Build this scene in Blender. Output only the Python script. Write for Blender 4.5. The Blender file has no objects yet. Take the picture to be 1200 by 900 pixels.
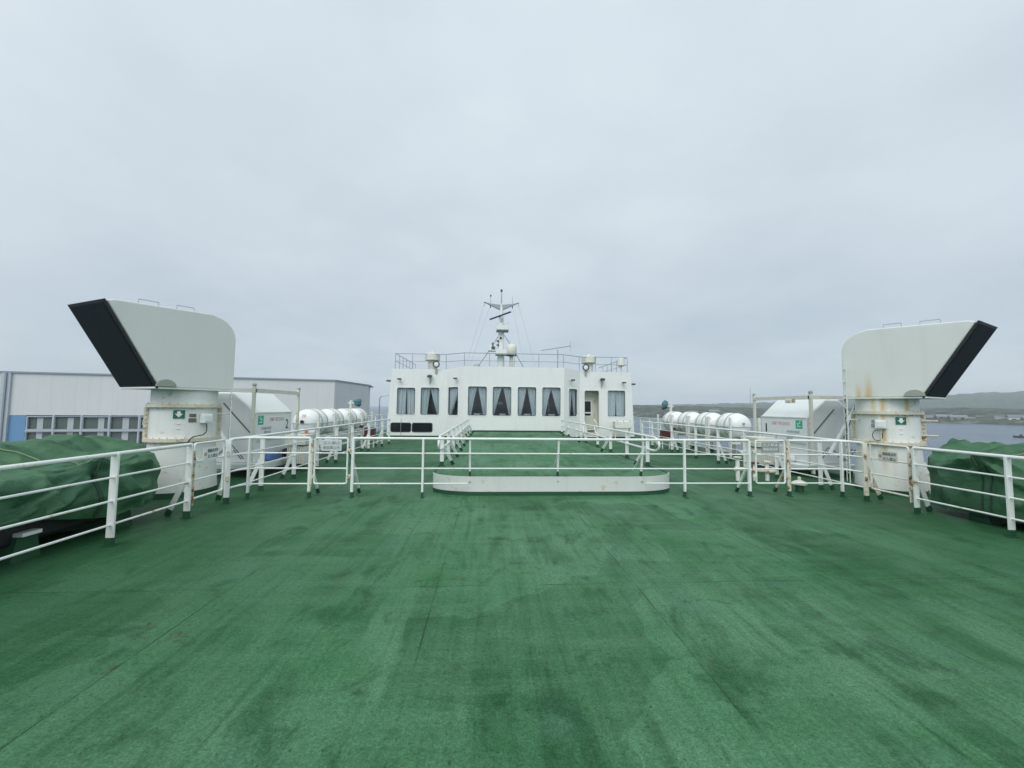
import bpy, bmesh, math, random
from mathutils import Vector, Matrix
random.seed(7)
PI = math.pi
R = math.radians
scene = bpy.context.scene
COL = scene.collection

# ------------------------------------------------------------------ helpers
def tag(o, label=None, cat=None, group=None, kind=None):
    if label: o['label'] = label
    if cat: o['category'] = cat
    if group: o['group'] = group
    if kind: o['kind'] = kind
    return o

def thing(name, loc, label, cat, group=None):
    o = bpy.data.objects.new(name, None)
    COL.objects.link(o)
    o.location = loc
    o.empty_display_size = 0.2
    return tag(o, label, cat, group)

def world_origin(o):
    v = Vector((0, 0, 0))
    while o is not None:
        v += Vector(o.location); o = o.parent
    return v

class MB:
    """collects shapes in world coordinates, then links them as one mesh object"""
    def __init__(self): self.bm = bmesh.new()
    def box(self, c, s, rot=None):
        m = Matrix.Translation(c)
        if rot is not None: m = m @ (rot.to_4x4() if len(rot) == 3 else rot)
        m = m @ Matrix.Diagonal((s[0], s[1], s[2], 1))
        bmesh.ops.create_cube(self.bm, size=1, matrix=m); return self
    def box2(self, a, b):
        return self.box([(p+q)/2 for p, q in zip(a, b)], [abs(q-p) for p, q in zip(a, b)])
    def bar(self, p0, p1, w, d, side=(1, 0, 0)):
        """flat bar from p0 to p1, w wide along side, d thick"""
        p0, p1 = Vector(p0), Vector(p1)
        z = (p1-p0); L = z.length; z.normalize()
        x = Vector(side); x = (x - z*x.dot(z)).normalized(); y = z.cross(x)
        m = Matrix((x, y, z)).transposed()
        return self.box((p0+p1)/2, (w, d, L), m)
    def tube(self, pts, r, seg=8, closed=False, r2=None):
        pts = [Vector(p) for p in pts]; n = len(pts); rings = []
        ref = None
        for i, p in enumerate(pts):
            if closed: t = (pts[(i+1) % n]-pts[i-1])
            else: t = pts[min(i+1, n-1)]-pts[max(i-1, 0)]
            t.normalize()
            if ref is None:
                ref = Vector((0, 0, 1)) if abs(t.z) < .9 else Vector((1, 0, 0))
            ref = (ref - t*ref.dot(t))
            if ref.length < 1e-4: ref = t.orthogonal()
            ref.normalize(); b = t.cross(ref)
            rr = r if r2 is None else r+(r2-r)*i/(n-1)
            rings.append([self.bm.verts.new(p+ref*(rr*math.cos(a))+b*(rr*math.sin(a))) for a in [2*PI*k/seg for k in range(seg)]])
        for i in range(n if closed else n-1):
            A, B = rings[i], rings[(i+1) % n]
            for k in range(seg):
                self.bm.faces.new((A[k], A[(k+1) % seg], B[(k+1) % seg], B[k]))
        if not closed:
            self.bm.faces.new(rings[0][::-1]); self.bm.faces.new(rings[-1])
        return self
    def lathe(self, prof, c=(0, 0, 0), seg=32, axis='z', ang=(0, 2*PI)):
        rings = []; full = abs(ang[1]-ang[0]-2*PI) < 1e-6
        for r, h in prof:
            ring = []
            for k in range(seg if full else seg+1):
                a = ang[0]+(ang[1]-ang[0])*k/seg
                x, y = r*math.cos(a), r*math.sin(a)
                v = (x, y, h) if axis == 'z' else ((x, h, y) if axis == 'y' else (h, x, y))
                ring.append(self.bm.verts.new(Vector(c)+Vector(v)))
            rings.append(ring)
        n = seg if full else seg+1
        for A, B in zip(rings, rings[1:]):
            for k in range(seg):
                self.bm.faces.new((A[k], A[(k+1) % n], B[(k+1) % n], B[k]))
        if full:
            for rg in (rings[0], rings[-1]):
                try: self.bm.faces.new(rg)
                except ValueError: pass
        return self
    def prism(self, poly, f0, f1):
        """poly of (a,b); f0/f1 map it to the two end outlines"""
        A = [self.bm.verts.new(f0(*p)) for p in poly]; B = [self.bm.verts.new(f1(*p)) for p in poly]
        n = len(poly)
        self.bm.faces.new(A); self.bm.faces.new(B[::-1])
        for k in range(n): self.bm.faces.new((A[k], B[k], B[(k+1) % n], A[(k+1) % n]))
        return self
    def ring_prism(self, outer, inner, f0, f1):
        n = len(outer)
        V = [[self.bm.verts.new(f(*p)) for p in pl] for f in (f0, f1) for pl in (outer, inner)]
        o0, i0, o1, i1 = V
        for k in range(n):
            j = (k+1) % n
            self.bm.faces.new((o0[k], o0[j], i0[j], i0[k])); self.bm.faces.new((o1[k], i1[k], i1[j], o1[j]))
            self.bm.faces.new((o0[k], o1[k], o1[j], o0[j])); self.bm.faces.new((i0[k], i0[j], i1[j], i1[k]))
        return self
    def ball(self, c, r, seg=16, sc=(1, 1, 1)):
        m = Matrix.Translation(c) @ Matrix.Diagonal((sc[0], sc[1], sc[2], 1))
        bmesh.ops.create_uvsphere(self.bm, u_segments=seg, v_segments=max(6, seg//2), radius=r, matrix=m); return self
    def grid(self, nu, nv, f):
        V = [[self.bm.verts.new(f(i/nu, j/nv)) for j in range(nv+1)] for i in range(nu+1)]
        for i in range(nu):
            for j in range(nv): self.bm.faces.new((V[i][j], V[i+1][j], V[i+1][j+1], V[i][j+1]))
        return self
    def build(self, name, mat, parent=None, smooth=False, bevel=0, segs=2, solid=0):
        bm = self.bm
        if parent is not None: bmesh.ops.translate(bm, verts=bm.verts, vec=-world_origin(parent))
        bmesh.ops.recalc_face_normals(bm, faces=bm.faces)
        me = bpy.data.meshes.new(name); bm.to_mesh(me); bm.free()
        if smooth:
            for p in me.polygons: p.use_smooth = True
            try: me.set_sharp_from_angle(angle=R(40))
            except Exception: pass
        o = bpy.data.objects.new(name, me); COL.objects.link(o)
        me.materials.append(mat)
        if parent is not None: o.parent = parent
        if bevel:
            b = o.modifiers.new('edge', 'BEVEL'); b.width = bevel; b.segments = segs; b.limit_method = 'ANGLE'; b.angle_limit = R(40)
        if solid:
            s = o.modifiers.new('thick', 'SOLIDIFY'); s.thickness = solid; s.offset = -1
        return o

def copy_tree(o, parent=None):
    c = o.copy(); COL.objects.link(c)
    if parent is not None: c.parent = parent
    for ch in [k for k in bpy.data.objects if k.parent == o]: copy_tree(ch, c)
    return c

def lettering(text, mat, parent, origin, xdir, ydir, size, name='lettering', width=None, align='CENTER'):
    """flat raised text on a plane; origin is its centre"""
    cu = bpy.data.curves.new('type', 'FONT'); cu.body = text; cu.size = size; cu.align_x = align; cu.align_y = 'CENTER'
    cu.extrude = 0.0015; cu.resolution_u = 3
    tmp = bpy.data.objects.new('type', cu); COL.objects.link(tmp)
    dg = bpy.context.evaluated_depsgraph_get()
    me = bpy.data.meshes.new_from_object(tmp.evaluated_get(dg))
    bpy.data.objects.remove(tmp); bpy.data.curves.remove(cu)
    x, y = Vector(xdir).normalized(), Vector(ydir).normalized(); z = x.cross(y)
    if width:
        xs = [v.co.x for v in me.vertices]; k = width/(max(xs)-min(xs))
    else: k = 1
    org = Vector(origin)-world_origin(parent)
    for v in me.vertices:
        c = v.co; v.co = org + x*(c.x*k) + y*c.y + z*(c.z+0.0015)
    me.name = name; me.materials.clear(); me.materials.append(mat)
    o = bpy.data.objects.new(name, me); COL.objects.link(o); o.parent = parent
    return o

# ------------------------------------------------------------------ materials
def newmat(name):
    m = bpy.data.materials.new(name); m.use_nodes = True
    nt = m.node_tree; b = nt.nodes['Principled BSDF']
    return m, nt, b

def N(nt, t, **k):
    n = nt.nodes.new(t)
    for a, v in k.items():
        if a in n.inputs: n.inputs[a].default_value = v
        else: setattr(n, a, v)
    return n

def mapping(nt, scale=(1, 1, 1), loc=(0, 0, 0), coord='Object'):
    tc = N(nt, 'ShaderNodeTexCoord'); mp = N(nt, 'ShaderNodeMapping')
    mp.inputs['Scale'].default_value = scale; mp.inputs['Location'].default_value = loc
    nt.links.new(tc.outputs[coord], mp.inputs['Vector']); return mp.outputs[0]

def noise(nt, vec, scale, detail=4, rough=.55, dist=0):
    n = N(nt, 'ShaderNodeTexNoise'); n.inputs['Scale'].default_value = scale; n.inputs['Detail'].default_value = detail
    n.inputs['Roughness'].default_value = rough; n.inputs['Distortion'].default_value = dist
    nt.links.new(vec, n.inputs['Vector']); return n.outputs['Fac']

def ramp(nt, fac, p0, p1, c0=(0, 0, 0, 1), c1=(1, 1, 1, 1)):
    r = N(nt, 'ShaderNodeValToRGB'); e = r.color_ramp.elements
    e[0].position, e[1].position = p0, p1; e[0].color = c0; e[1].color = c1
    nt.links.new(fac, r.inputs[0]); return r.outputs[0]

def mix(nt, fac, a, b, blend='MIX'):
    m = N(nt, 'ShaderNodeMix', data_type='RGBA', blend_type=blend)
    def put(sock, v):
        if isinstance(v, (int, float)): sock.default_value = v
        elif isinstance(v, tuple): sock.default_value = v if len(v) == 4 else v+(1,)
        else: nt.links.new(v, sock)
    put(m.inputs['Factor'], fac); put(m.inputs[6], a); put(m.inputs[7], b)
    return m.outputs[2]

def math_(nt, op, a, b=None):
    n = N(nt, 'ShaderNodeMath', operation=op)
    for i, v in enumerate((a, b)):
        if v is None: continue
        if isinstance(v, (int, float)): n.inputs[i].default_value = v
        else: nt.links.new(v, n.inputs[i])
    return n.outputs[0]

def bump(nt, b, h, strength, dist=.01):
    n = N(nt, 'ShaderNodeBump'); n.inputs['Strength'].default_value = strength; n.inputs['Distance'].default_value = dist
    nt.links.new(h, n.inputs['Height']); nt.links.new(n.outputs[0], b.inputs['Normal'])

RUST = (.17, .062, .018); RUST_PALE = (.50, .36, .17)
def paint(name, base, var=.12, rust=0.0, rough=.45, scale=1.0, streak=0.25, dirt=(.42, .40, .33), bumpy=.12, seed=0.0):
    m, nt, b = newmat(name)
    v = mapping(nt, (1, 1, 1), (seed, seed*1.7, seed*.6))
    vs = mapping(nt, (7, 7, .7), (seed, seed, 0))
    c = mix(nt, ramp(nt, noise(nt, v, 1.6*scale, 5), .3, .75), base, tuple(k*(1-var) for k in base))
    if streak: c = mix(nt, math_(nt, 'MULTIPLY', ramp(nt, noise(nt, vs, 1.5*scale, 5, .6), .5, .85), streak), c, dirt)
    if rust:
        n1 = noise(nt, v, 9*scale, 6, .68, .4); n2 = noise(nt, v, 2.3*scale, 3)
        k = math_(nt, 'ADD', math_(nt, 'MULTIPLY', n1, .65), math_(nt, 'MULTIPLY', n2, .35))
        lo = .66-.22*rust
        c = mix(nt, math_(nt, 'MULTIPLY', ramp(nt, k, lo-.07, lo+.02), .75), c, RUST_PALE)
        c = mix(nt, ramp(nt, k, lo, lo+.06), c, RUST)
    nt.links.new(c, b.inputs['Base Color'])
    b.inputs['Roughness'].default_value = rough
    nt.links.new(ramp(nt, noise(nt, v, 5*scale, 4), .2, .8, (rough-.1,)*3+(1,), (rough+.15,)*3+(1,)), b.inputs['Roughness'])
    if bumpy: bump(nt, b, noise(nt, v, 3.5*scale, 4), bumpy, .02)
    return m

def plain(name, base, rough=.6, metal=0.0):
    m, nt, b = newmat(name)
    v = mapping(nt); c = mix(nt, noise(nt, v, 14, 4), tuple(k*.85 for k in base), tuple(min(1, k*1.12) for k in base))
    nt.links.new(c, b.inputs['Base Color']); b.inputs['Roughness'].default_value = rough; b.inputs['Metallic'].default_value = metal
    return m

M = {}
M['white'] = paint('white_ship_paint', (.80, .82, .80), .05, 0, .38, .5, .18, (.66, .66, .60), .05)
M['white_rust'] = paint('white_paint_rust_spots', (.78, .79, .75), .08, .16, .45, 1.0, .3)
M['rail'] = paint('rail_paint', (.78, .81, .79), .06, .05, .4, 1.2, .15, bumpy=0)
M['rail_weathered'] = paint('rail_paint_weathered', (.76, .75, .66), .12, .30, .5, 1.5, .55, (.62, .50, .28), .1)
M['rail_rust'] = paint('rail_paint_rusty', (.72, .71, .62), .15, .52, .55, 1.6, .6, (.62, .52, .32), .2)
M['cream'] = paint('cream_paint', (.66, .66, .58), .1, .12, .45, 1, .3)
M['trunk'] = paint('ventilator_trunk_paint', (.76, .785, .75), .08, .02, .42, .8, .5, (.55, .54, .43), .14)
M['flange'] = paint('ventilator_flange_paint', (.70, .68, .57), .15, .34, .55, 1.3, .7, (.58, .44, .22), .25)
M['hood'] = paint('ventilator_hood_paint', (.735, .752, .718), .07, 0, .45, .45, .22, (.44, .47, .40), .07)
M['grey_paint'] = paint('grey_green_paint', (.36, .38, .33), .1, 0, .5, 1, .1)
M['foot'] = paint('green_foot_paint', (.018, .085, .04), .25, 0, .5, 2, 0, bumpy=0)
M['black'] = plain('black_rubber', (.012, .014, .016), .5)
M['darkgrey'] = plain('dark_grey_metal', (.07, .075, .08), .5)
M['grey'] = plain('galvanised_grey', (.36, .40, .42), .45, .3)
M['raft'] = paint('raft_shell', (.78, .81, .80), .05, 0, .35, .7, .25, (.6, .62, .56), .03)
M['box'] = paint('chute_box_gelcoat', (.74, .78, .77), .06, 0, .35, .5, .2, (.62, .64, .58), .03)
M['box_side'] = paint('chute_box_cloth', (.58, .61, .605), .08, 0, .6, .7, .2, (.42, .44, .42), .15)
M['red'] = plain('red_marking', (.55, .05, .04), .5)
M['pink_red'] = plain('faded_red_marking', (.62, .30, .27), .6)
M['ink'] = plain('black_marking', (.02, .022, .025), .6)
M['soft_ink'] = plain('worn_black_marking', (.12, .13, .14), .6)
M['faint_ink'] = plain('faded_blue_marking', (.34, .40, .46), .6)
M['signgreen'] = plain('sign_green', (.008, .14, .085), .4)
M['mint'] = plain('sign_mint', (.02, .40, .25), .45)
M['signwhite'] = plain('sign_white', (.78, .80, .78), .45)
M['plate'] = plain('dull_name_plate', (.16, .145, .12), .55, .3)
M['plate_grey'] = plain('dull_grey_plate', (.30, .33, .33), .55, .2)
M['plate_soft'] = plain('pale_grey_plate', (.56, .60, .60), .5)
M['hosered'] = plain('hose_box_red', (.085, .022, .026), .5)
M['teal'] = plain('teal_cover', (.07, .17, .19), .8)
M['blue'] = plain('blue_bag', (.10, .20, .45), .7)
M['navy'] = plain('navy_scanner', (.035, .055, .17), .4)
M['beige'] = paint('roof_fan_paint', (.74, .74, .66), .08, .05, .45, 1, .3)
M['wire'] = plain('stay_wire', (.45, .48, .5), .5, .2)
M['orange'] = plain('orange_light', (.7, .16, .05), .5)
M['curtain'] = plain('curtain_cloth', (.69, .73, .725), .9)
M['interior'] = plain('bridge_interior', (.26, .27, .29), .8)
M['console'] = plain('bridge_console', (.22, .17, .18), .6)
M['console_pale'] = plain('console_pale', (.40, .42, .44), .5)
M['wall'] = paint('wheelhouse_wall_paint', (.80, .815, .795), .06, 0, .4, .45, .34, (.62, .62, .55), .08)
M['door'] = paint('door_cream_paint', (.66, .66, .57), .06, .02, .45, 1, .2)
M['bldg'] = None

# deck
def deck_material(name, off=0.0, tone=1.0):
    m, nt, b = newmat(name)
    v = mapping(nt, (1, 1, 1), (off, off, 0))
    vy = mapping(nt, (1.0, .22, 1), (off+3, off, 0))
    base = (.031*tone, .138*tone, .048*tone); pale = (.094*tone, .216*tone, .121*tone); dark = (.007*tone, .058*tone, .016*tone)
    c = mix(nt, ramp(nt, noise(nt, v, .42, 6, .6, .3), .36, .68), base, pale)
    c = mix(nt, math_(nt, 'MULTIPLY', ramp(nt, noise(nt, vy, 1.0, 6, .62, .6), .50, .70), .75), c, dark)
    c = mix(nt, math_(nt, 'MULTIPLY', ramp(nt, noise(nt, v, 1.9, 5, .65, .8), .58, .72), .55), c, dark)
    c = mix(nt, math_(nt, 'MULTIPLY', ramp(nt, noise(nt, vy, 2.3, 4, .6), .52, .72), .7), c, pale)
    c = mix(nt, math_(nt, 'MULTIPLY', ramp(nt, noise(nt, mapping(nt, (1, .55, 1), (off+9, off, 2)), 1.3, 3, .5, .4), .53, .60), .34), c, pale)
    c = mix(nt, math_(nt, 'MULTIPLY', ramp(nt, noise(nt, mapping(nt, (1.5, .62, 1), (off-4, off, 5)), 1.15, 6, .66, .6), .53, .64), .60), c, dark)
    c = mix(nt, math_(nt, 'MULTIPLY', ramp(nt, noise(nt, mapping(nt, (3.6, .17, 1), (off-14, off, 5)), 1.3, 6, .68, .3), .54, .66), .55), c, dark)
    # repainted patches, roller marks and faded bluish spots
    wv = N(nt, 'ShaderNodeMix', data_type='RGBA', blend_type='ADD'); wv.inputs['Factor'].default_value = .35
    wn = N(nt, 'ShaderNodeTexNoise'); wn.inputs['Scale'].default_value = 1.6; wn.inputs['Detail'].default_value = 5
    nt.links.new(v, wn.inputs['Vector']); nt.links.new(v, wv.inputs[6]); nt.links.new(wn.outputs['Color'], wv.inputs[7])
    vo = N(nt, 'ShaderNodeTexVoronoi', distance='CHEBYCHEV'); vo.inputs['Scale'].default_value = .72; vo.inputs['Randomness'].default_value = .9
    nt.links.new(wv.outputs[2], vo.inputs['Vector'])
    vr = N(nt, 'ShaderNodeSeparateColor'); nt.links.new(vo.outputs['Color'], vr.inputs[0])
    c = mix(nt, math_(nt, 'MULTIPLY', ramp(nt, vr.outputs[0], .45, 1.0), .42), c, dark)
    c = mix(nt, math_(nt, 'MULTIPLY', ramp(nt, vr.outputs[1], .5, 1.0), .45), c, pale)
    c = mix(nt, math_(nt, 'MULTIPLY', ramp(nt, noise(nt, mapping(nt, (16, .7, 1), (off, off, 0)), 1, 4, .6), .45, .75), .38), c, dark)
    c = mix(nt, math_(nt, 'MULTIPLY', ramp(nt, noise(nt, mapping(nt, (.7, 5.5, 1), (off, off, 0)), 1, 6, .68), .47, .68), .34), c, pale)
    c = mix(nt, math_(nt, 'MULTIPLY', ramp(nt, noise(nt, v, 1.7, 3, .5), .56, .76), .45), c, (.085*tone, .200*tone, .135*tone))
    c = mix(nt, math_(nt, 'MULTIPLY', ramp(nt, noise(nt, mapping(nt, (1, .8, 1), (off+31, off, 0)), 3.1, 8, .7, .6), .55, .65), .62), c, (.012*tone, .060*tone, .024*tone))
    # plate seams of the deck
    tc = N(nt, 'ShaderNodeTexCoord'); sx = N(nt, 'ShaderNodeSeparateXYZ')
    wob = N(nt, 'ShaderNodeMix', data_type='RGBA', blend_type='ADD'); wob.inputs['Factor'].default_value = .02
    nn = N(nt, 'ShaderNodeTexNoise'); nn.inputs['Scale'].default_value = 3
    nt.links.new(tc.outputs['Object'], nn.inputs['Vector'])
    nt.links.new(tc.outputs['Object'], wob.inputs[6]); nt.links.new(nn.outputs['Color'], wob.inputs[7])
    nt.links.new(wob.outputs[2], sx.inputs[0])
    def seam(sock, period, phase, w):
        d = math_(nt, 'SUBTRACT', sock, phase)
        p = math_(nt, 'PINGPONG', d, period/2)
        return math_(nt, 'LESS_THAN', p, w)
    s = math_(nt, 'MAXIMUM', seam(sx.outputs[0], 1.9, .12, .006), seam(sx.outputs[1], 5.4, 3.78, .007))
    brk = ramp(nt, noise(nt, v, 1.1, 4, .6), .42, .58)
    seam_f = math_(nt, 'MULTIPLY', s, brk)
    # blends into a darker green towards the railings
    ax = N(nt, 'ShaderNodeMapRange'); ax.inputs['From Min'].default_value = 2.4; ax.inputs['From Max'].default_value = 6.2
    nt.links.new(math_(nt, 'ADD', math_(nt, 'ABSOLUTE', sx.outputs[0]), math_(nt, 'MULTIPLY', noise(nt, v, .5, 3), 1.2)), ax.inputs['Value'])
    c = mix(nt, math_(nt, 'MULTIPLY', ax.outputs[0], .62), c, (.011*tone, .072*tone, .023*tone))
    c = mix(nt, math_(nt, 'MULTIPLY', seam_f, .85), c, (.010, .045, .022))
    # rust nicks
    rn = math_(nt, 'MULTIPLY', ramp(nt, noise(nt, v, 4.5, 9, .74, 1.2), .595, .65), ramp(nt, noise(nt, v, .62, 3, .5), .54, .62))
    c = mix(nt, math_(nt, 'MULTIPLY', rn, .8), c, (.060, .036, .016))
    # grit of the non-skid paint
    g = noise(nt, v, 85, 3, .75); g2 = noise(nt, v, 34, 3, .7)
    c = mix(nt, 1.0, c, ramp(nt, g, .25, .75, (.45, .45, .45, 1), (1.5, 1.5, 1.5, 1)), 'MULTIPLY')
    c = mix(nt, 1.0, c, ramp(nt, g2, .3, .7, (.74, .74, .74, 1), (1.22, 1.22, 1.22, 1)), 'MULTIPLY')
    c = mix(nt, math_(nt, 'MULTIPLY', ramp(nt, noise(nt, v, 30, 2, .5), .67, .73), .7), c, (.008, .045, .022))
    nt.links.new(c, b.inputs['Base Color'])
    wet = ramp(nt, noise(nt, v, .55, 5, .6, .5), .35, .7, (.50, .50, .50, 1), (.72, .72, .72, 1))
    nt.links.new(wet, b.inputs['Roughness']); b.inputs['Specular IOR Level'].default_value = .18
    h = math_(nt, 'ADD', math_(nt, 'MULTIPLY', g, .5), math_(nt, 'ADD', math_(nt, 'MULTIPLY', g2, .6), math_(nt, 'MULTIPLY', seam_f, 1.2)))
    bump(nt, b, h, .35, .006)
    return m
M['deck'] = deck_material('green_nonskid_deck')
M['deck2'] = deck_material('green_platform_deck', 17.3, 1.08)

def tarp_material(name, seed):
    m, nt, b = newmat(name)
    v = mapping(nt, (1, 1, 1), (seed, seed, seed))
    c = mix(nt, ramp(nt, noise(nt, v, 1.2, 6, .6, .5), .3, .72), (.026, .110, .054), (.054, .158, .074))
    c = mix(nt, math_(nt, 'MULTIPLY', ramp(nt, noise(nt, v, 4.5, 5, .65), .5, .75), .35), c, (.080, .155, .058))
    c = mix(nt, ramp(nt, noise(nt, v, 260, 2), .3, .7), c, mix(nt, 1.0, c, (.75, .75, .75), 'MULTIPLY'))
    nt.links.new(c, b.inputs['Base Color']); b.inputs['Roughness'].default_value = .6
    rg = N(nt, 'ShaderNodeTexNoise', noise_type='RIDGED_MULTIFRACTAL'); rg.inputs['Scale'].default_value = 2.2; rg.inputs['Detail'].default_value = 4; rg.inputs['Distortion'].default_value = .6
    nt.links.new(v, rg.inputs['Vector'])
    bump(nt, b, math_(nt, 'ADD', math_(nt, 'MULTIPLY', rg.outputs['Fac'], .35), noise(nt, v, 6, 5, .6, .8)), .45, .05)
    return m
M['tarp'] = tarp_material('green_canvas', 0.0); M['tarp2'] = tarp_material('green_canvas_worn', 5.0)

def glass_material(name, tint=(.90, .93, .95), gloss=.02):
    m, nt, b = newmat(name)
    nt.nodes.remove(b); out = nt.nodes['Material Output']
    t = N(nt, 'ShaderNodeBsdfTransparent'); t.inputs[0].default_value = tint+(1,)
    g = N(nt, 'ShaderNodeBsdfGlossy'); g.inputs['Roughness'].default_value = .03
    f = N(nt, 'ShaderNodeLayerWeight'); f.inputs['Blend'].default_value = .5
    mx = N(nt, 'ShaderNodeMixShader')
    nt.links.new(math_(nt, 'ADD', math_(nt, 'MULTIPLY', math_(nt, 'POWER', f.outputs['Facing'], 4.0), .6), .045), mx.inputs[0]); nt.links.new(t.outputs[0], mx.inputs[1]); nt.links.new(g.outputs[0], mx.inputs[2])
    nt.links.new(mx.outputs[0], out.inputs[0]); return m
M['glass'] = glass_material('window_glass')
M['darkglass'] = plain('dark_tinted_glass', (.012, .015, .02), .12)

# black wire screen of the ventilator mouths
def screen_material():
    m, nt, b = newmat('black_wire_screen')
    v = mapping(nt)
    c = mix(nt, ramp(nt, noise(nt, v, 55, 3, .7), .35, .75), (.006, .010, .013), (.030, .040, .046))
    nt.links.new(c, b.inputs['Base Color']); b.inputs['Roughness'].default_value = .75; b.inputs['Specular IOR Level'].default_value = .2
    bump(nt, b, noise(nt, v, 120, 2), .5, .01)
    return m
M['screen'] = screen_material()

def cladding_material():
    m, nt, b = newmat('pale_panel_cladding')
    v = mapping(nt)
    sx = N(nt, 'ShaderNodeSeparateXYZ'); nt.links.new(v, sx.inputs[0])
    p = math_(nt, 'LESS_THAN', math_(nt, 'PINGPONG', sx.outputs[0], .45), .014)
    c = mix(nt, noise(nt, v, .25, 4), (.54, .56, .55), (.60, .62, .63))
    c = mix(nt, math_(nt, 'MULTIPLY', p, .30), c, (.34, .36, .37))
    vs = mapping(nt, (3, 3, .25))
    c = mix(nt, math_(nt, 'MULTIPLY', ramp(nt, noise(nt, vs, 1, 4), .5, .8), .2), c, (.42, .43, .42))
    nt.links.new(c, b.inputs['Base Color']); b.inputs['Roughness'].default_value = .55
    return m
M['clad'] = cladding_material()
M['bluepanel'] = plain('blue_panel', (.13, .27, .45), .5)
M['alu'] = plain('aluminium_frame', (.45, .50, .54), .4, .2)
M['cap'] = plain('grey_roof_cap', (.27, .30, .33), .5, .2)

# ------------------------------------------------------------------ world, sun, camera
SUN_EL, SUN_AZ = R(52), R(205)            # behind the photographer
w = bpy.data.worlds.new('World'); scene.world = w; w.use_nodes = True
nt = w.node_tree; nt.nodes.clear()
out = N(nt, 'ShaderNodeOutputWorld')
sky = N(nt, 'ShaderNodeTexSky', sky_type='NISHITA', sun_disc=False); sky.sun_elevation = SUN_EL; sky.sun_rotation = SUN_AZ
bg1 = N(nt, 'ShaderNodeBackground'); bg1.inputs[1].default_value = .08; nt.links.new(sky.outputs[0], bg1.inputs[0])
tc = N(nt, 'ShaderNodeTexCoord'); sp = N(nt, 'ShaderNodeSeparateXYZ'); nt.links.new(tc.outputs['Generated'], sp.inputs[0])
den = math_(nt, 'ADD', math_(nt, 'MAXIMUM', sp.outputs[2], 0.0), .22)
cx = N(nt, 'ShaderNodeCombineXYZ')
nt.links.new(math_(nt, 'DIVIDE', sp.outputs[0], den), cx.inputs[0]); nt.links.new(math_(nt, 'DIVIDE', sp.outputs[1], den), cx.inputs[1])
cn = noise(nt, cx.outputs[0], .75, 5, .5, .3); cn2 = noise(nt, cx.outputs[0], 2.6, 5, .55, .2)
k = math_(nt, 'ADD', math_(nt, 'MULTIPLY', cn, .78), math_(nt, 'MULTIPLY', cn2, .22))
cloud = ramp(nt, k, .34, .65, (.480, .560, .622, 1), (.640, .703, .752, 1))
# the cover is thinner, so brighter, overhead and behind the photographer, where the sun is
up = ramp(nt, sp.outputs[2], 0.0, .75, (.79, .80, .81, 1), (1.12, 1.11, 1.09, 1))
cloud = mix(nt, 1.0, cloud, up, 'MULTIPLY')
back = math_(nt, 'MULTIPLY', sp.outputs[1], -1.0)
cloud = mix(nt, 1.0, cloud, ramp(nt, back, -.1, .8, (1, 1, 1, 1), (1.75, 1.72, 1.66, 1)), 'MULTIPLY')
bg2 = N(nt, 'ShaderNodeBackground'); bg2.inputs[1].default_value = 1.0; nt.links.new(cloud, bg2.inputs[0])
mx = N(nt, 'ShaderNodeMixShader'); mx.inputs[0].default_value = .88
nt.links.new(bg1.outputs[0], mx.inputs[1]); nt.links.new(bg2.outputs[0], mx.inputs[2]); nt.links.new(mx.outputs[0], out.inputs[0])

sd = bpy.data.lights.new('overcast_sun', 'SUN'); sd.energy = 1.2; sd.angle = R(40); sd.color = (1, .97, .93)
so = bpy.data.objects.new('overcast_sun', sd); COL.objects.link(so)
dirv = Vector((math.cos(SUN_EL)*math.sin(SUN_AZ), math.cos(SUN_EL)*math.cos(SUN_AZ), math.sin(SUN_EL)))
so.rotation_euler = dirv.to_track_quat('Z', 'Y').to_euler(); so.location = dirv*60

YAW, PIT, ROL = R(3.3), R(3.4), R(.6)
F = Vector((math.sin(YAW)*math.cos(PIT), math.cos(YAW)*math.cos(PIT), math.sin(PIT)))
R0 = Vector((math.cos(YAW), -math.sin(YAW), 0)); U0 = R0.cross(F)
Rv = R0*math.cos(ROL)+U0*math.sin(ROL); Uv = U0*math.cos(ROL)-R0*math.sin(ROL)
cd = bpy.data.cameras.new('camera'); cd.sensor_width = 36; cd.lens = 36*450/1200; cd.clip_start = .05; cd.clip_end = 60000
co = bpy.data.objects.new('camera', cd); COL.objects.link(co); scene.camera = co
co.matrix_world = Matrix.Translation((-1.32, 0, 1.7)) @ Matrix((Rv, Uv, -F)).transposed().to_4x4()
vs = scene.view_settings; vs.view_transform = 'Standard'; vs.look = 'None'; vs.exposure = 0.36; vs.gamma = 1; vs.use_curve_mapping = False
scene.cycles.max_bounces = 6; scene.cycles.diffuse_bounces = 3; scene.cycles.transparent_max_bounces = 12; scene.cycles.volume_bounces = 1
scene.cycles.use_denoising = True; scene.cycles.caustics_reflective = False; scene.cycles.caustics_refractive = False

SEA = -9.0
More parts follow.
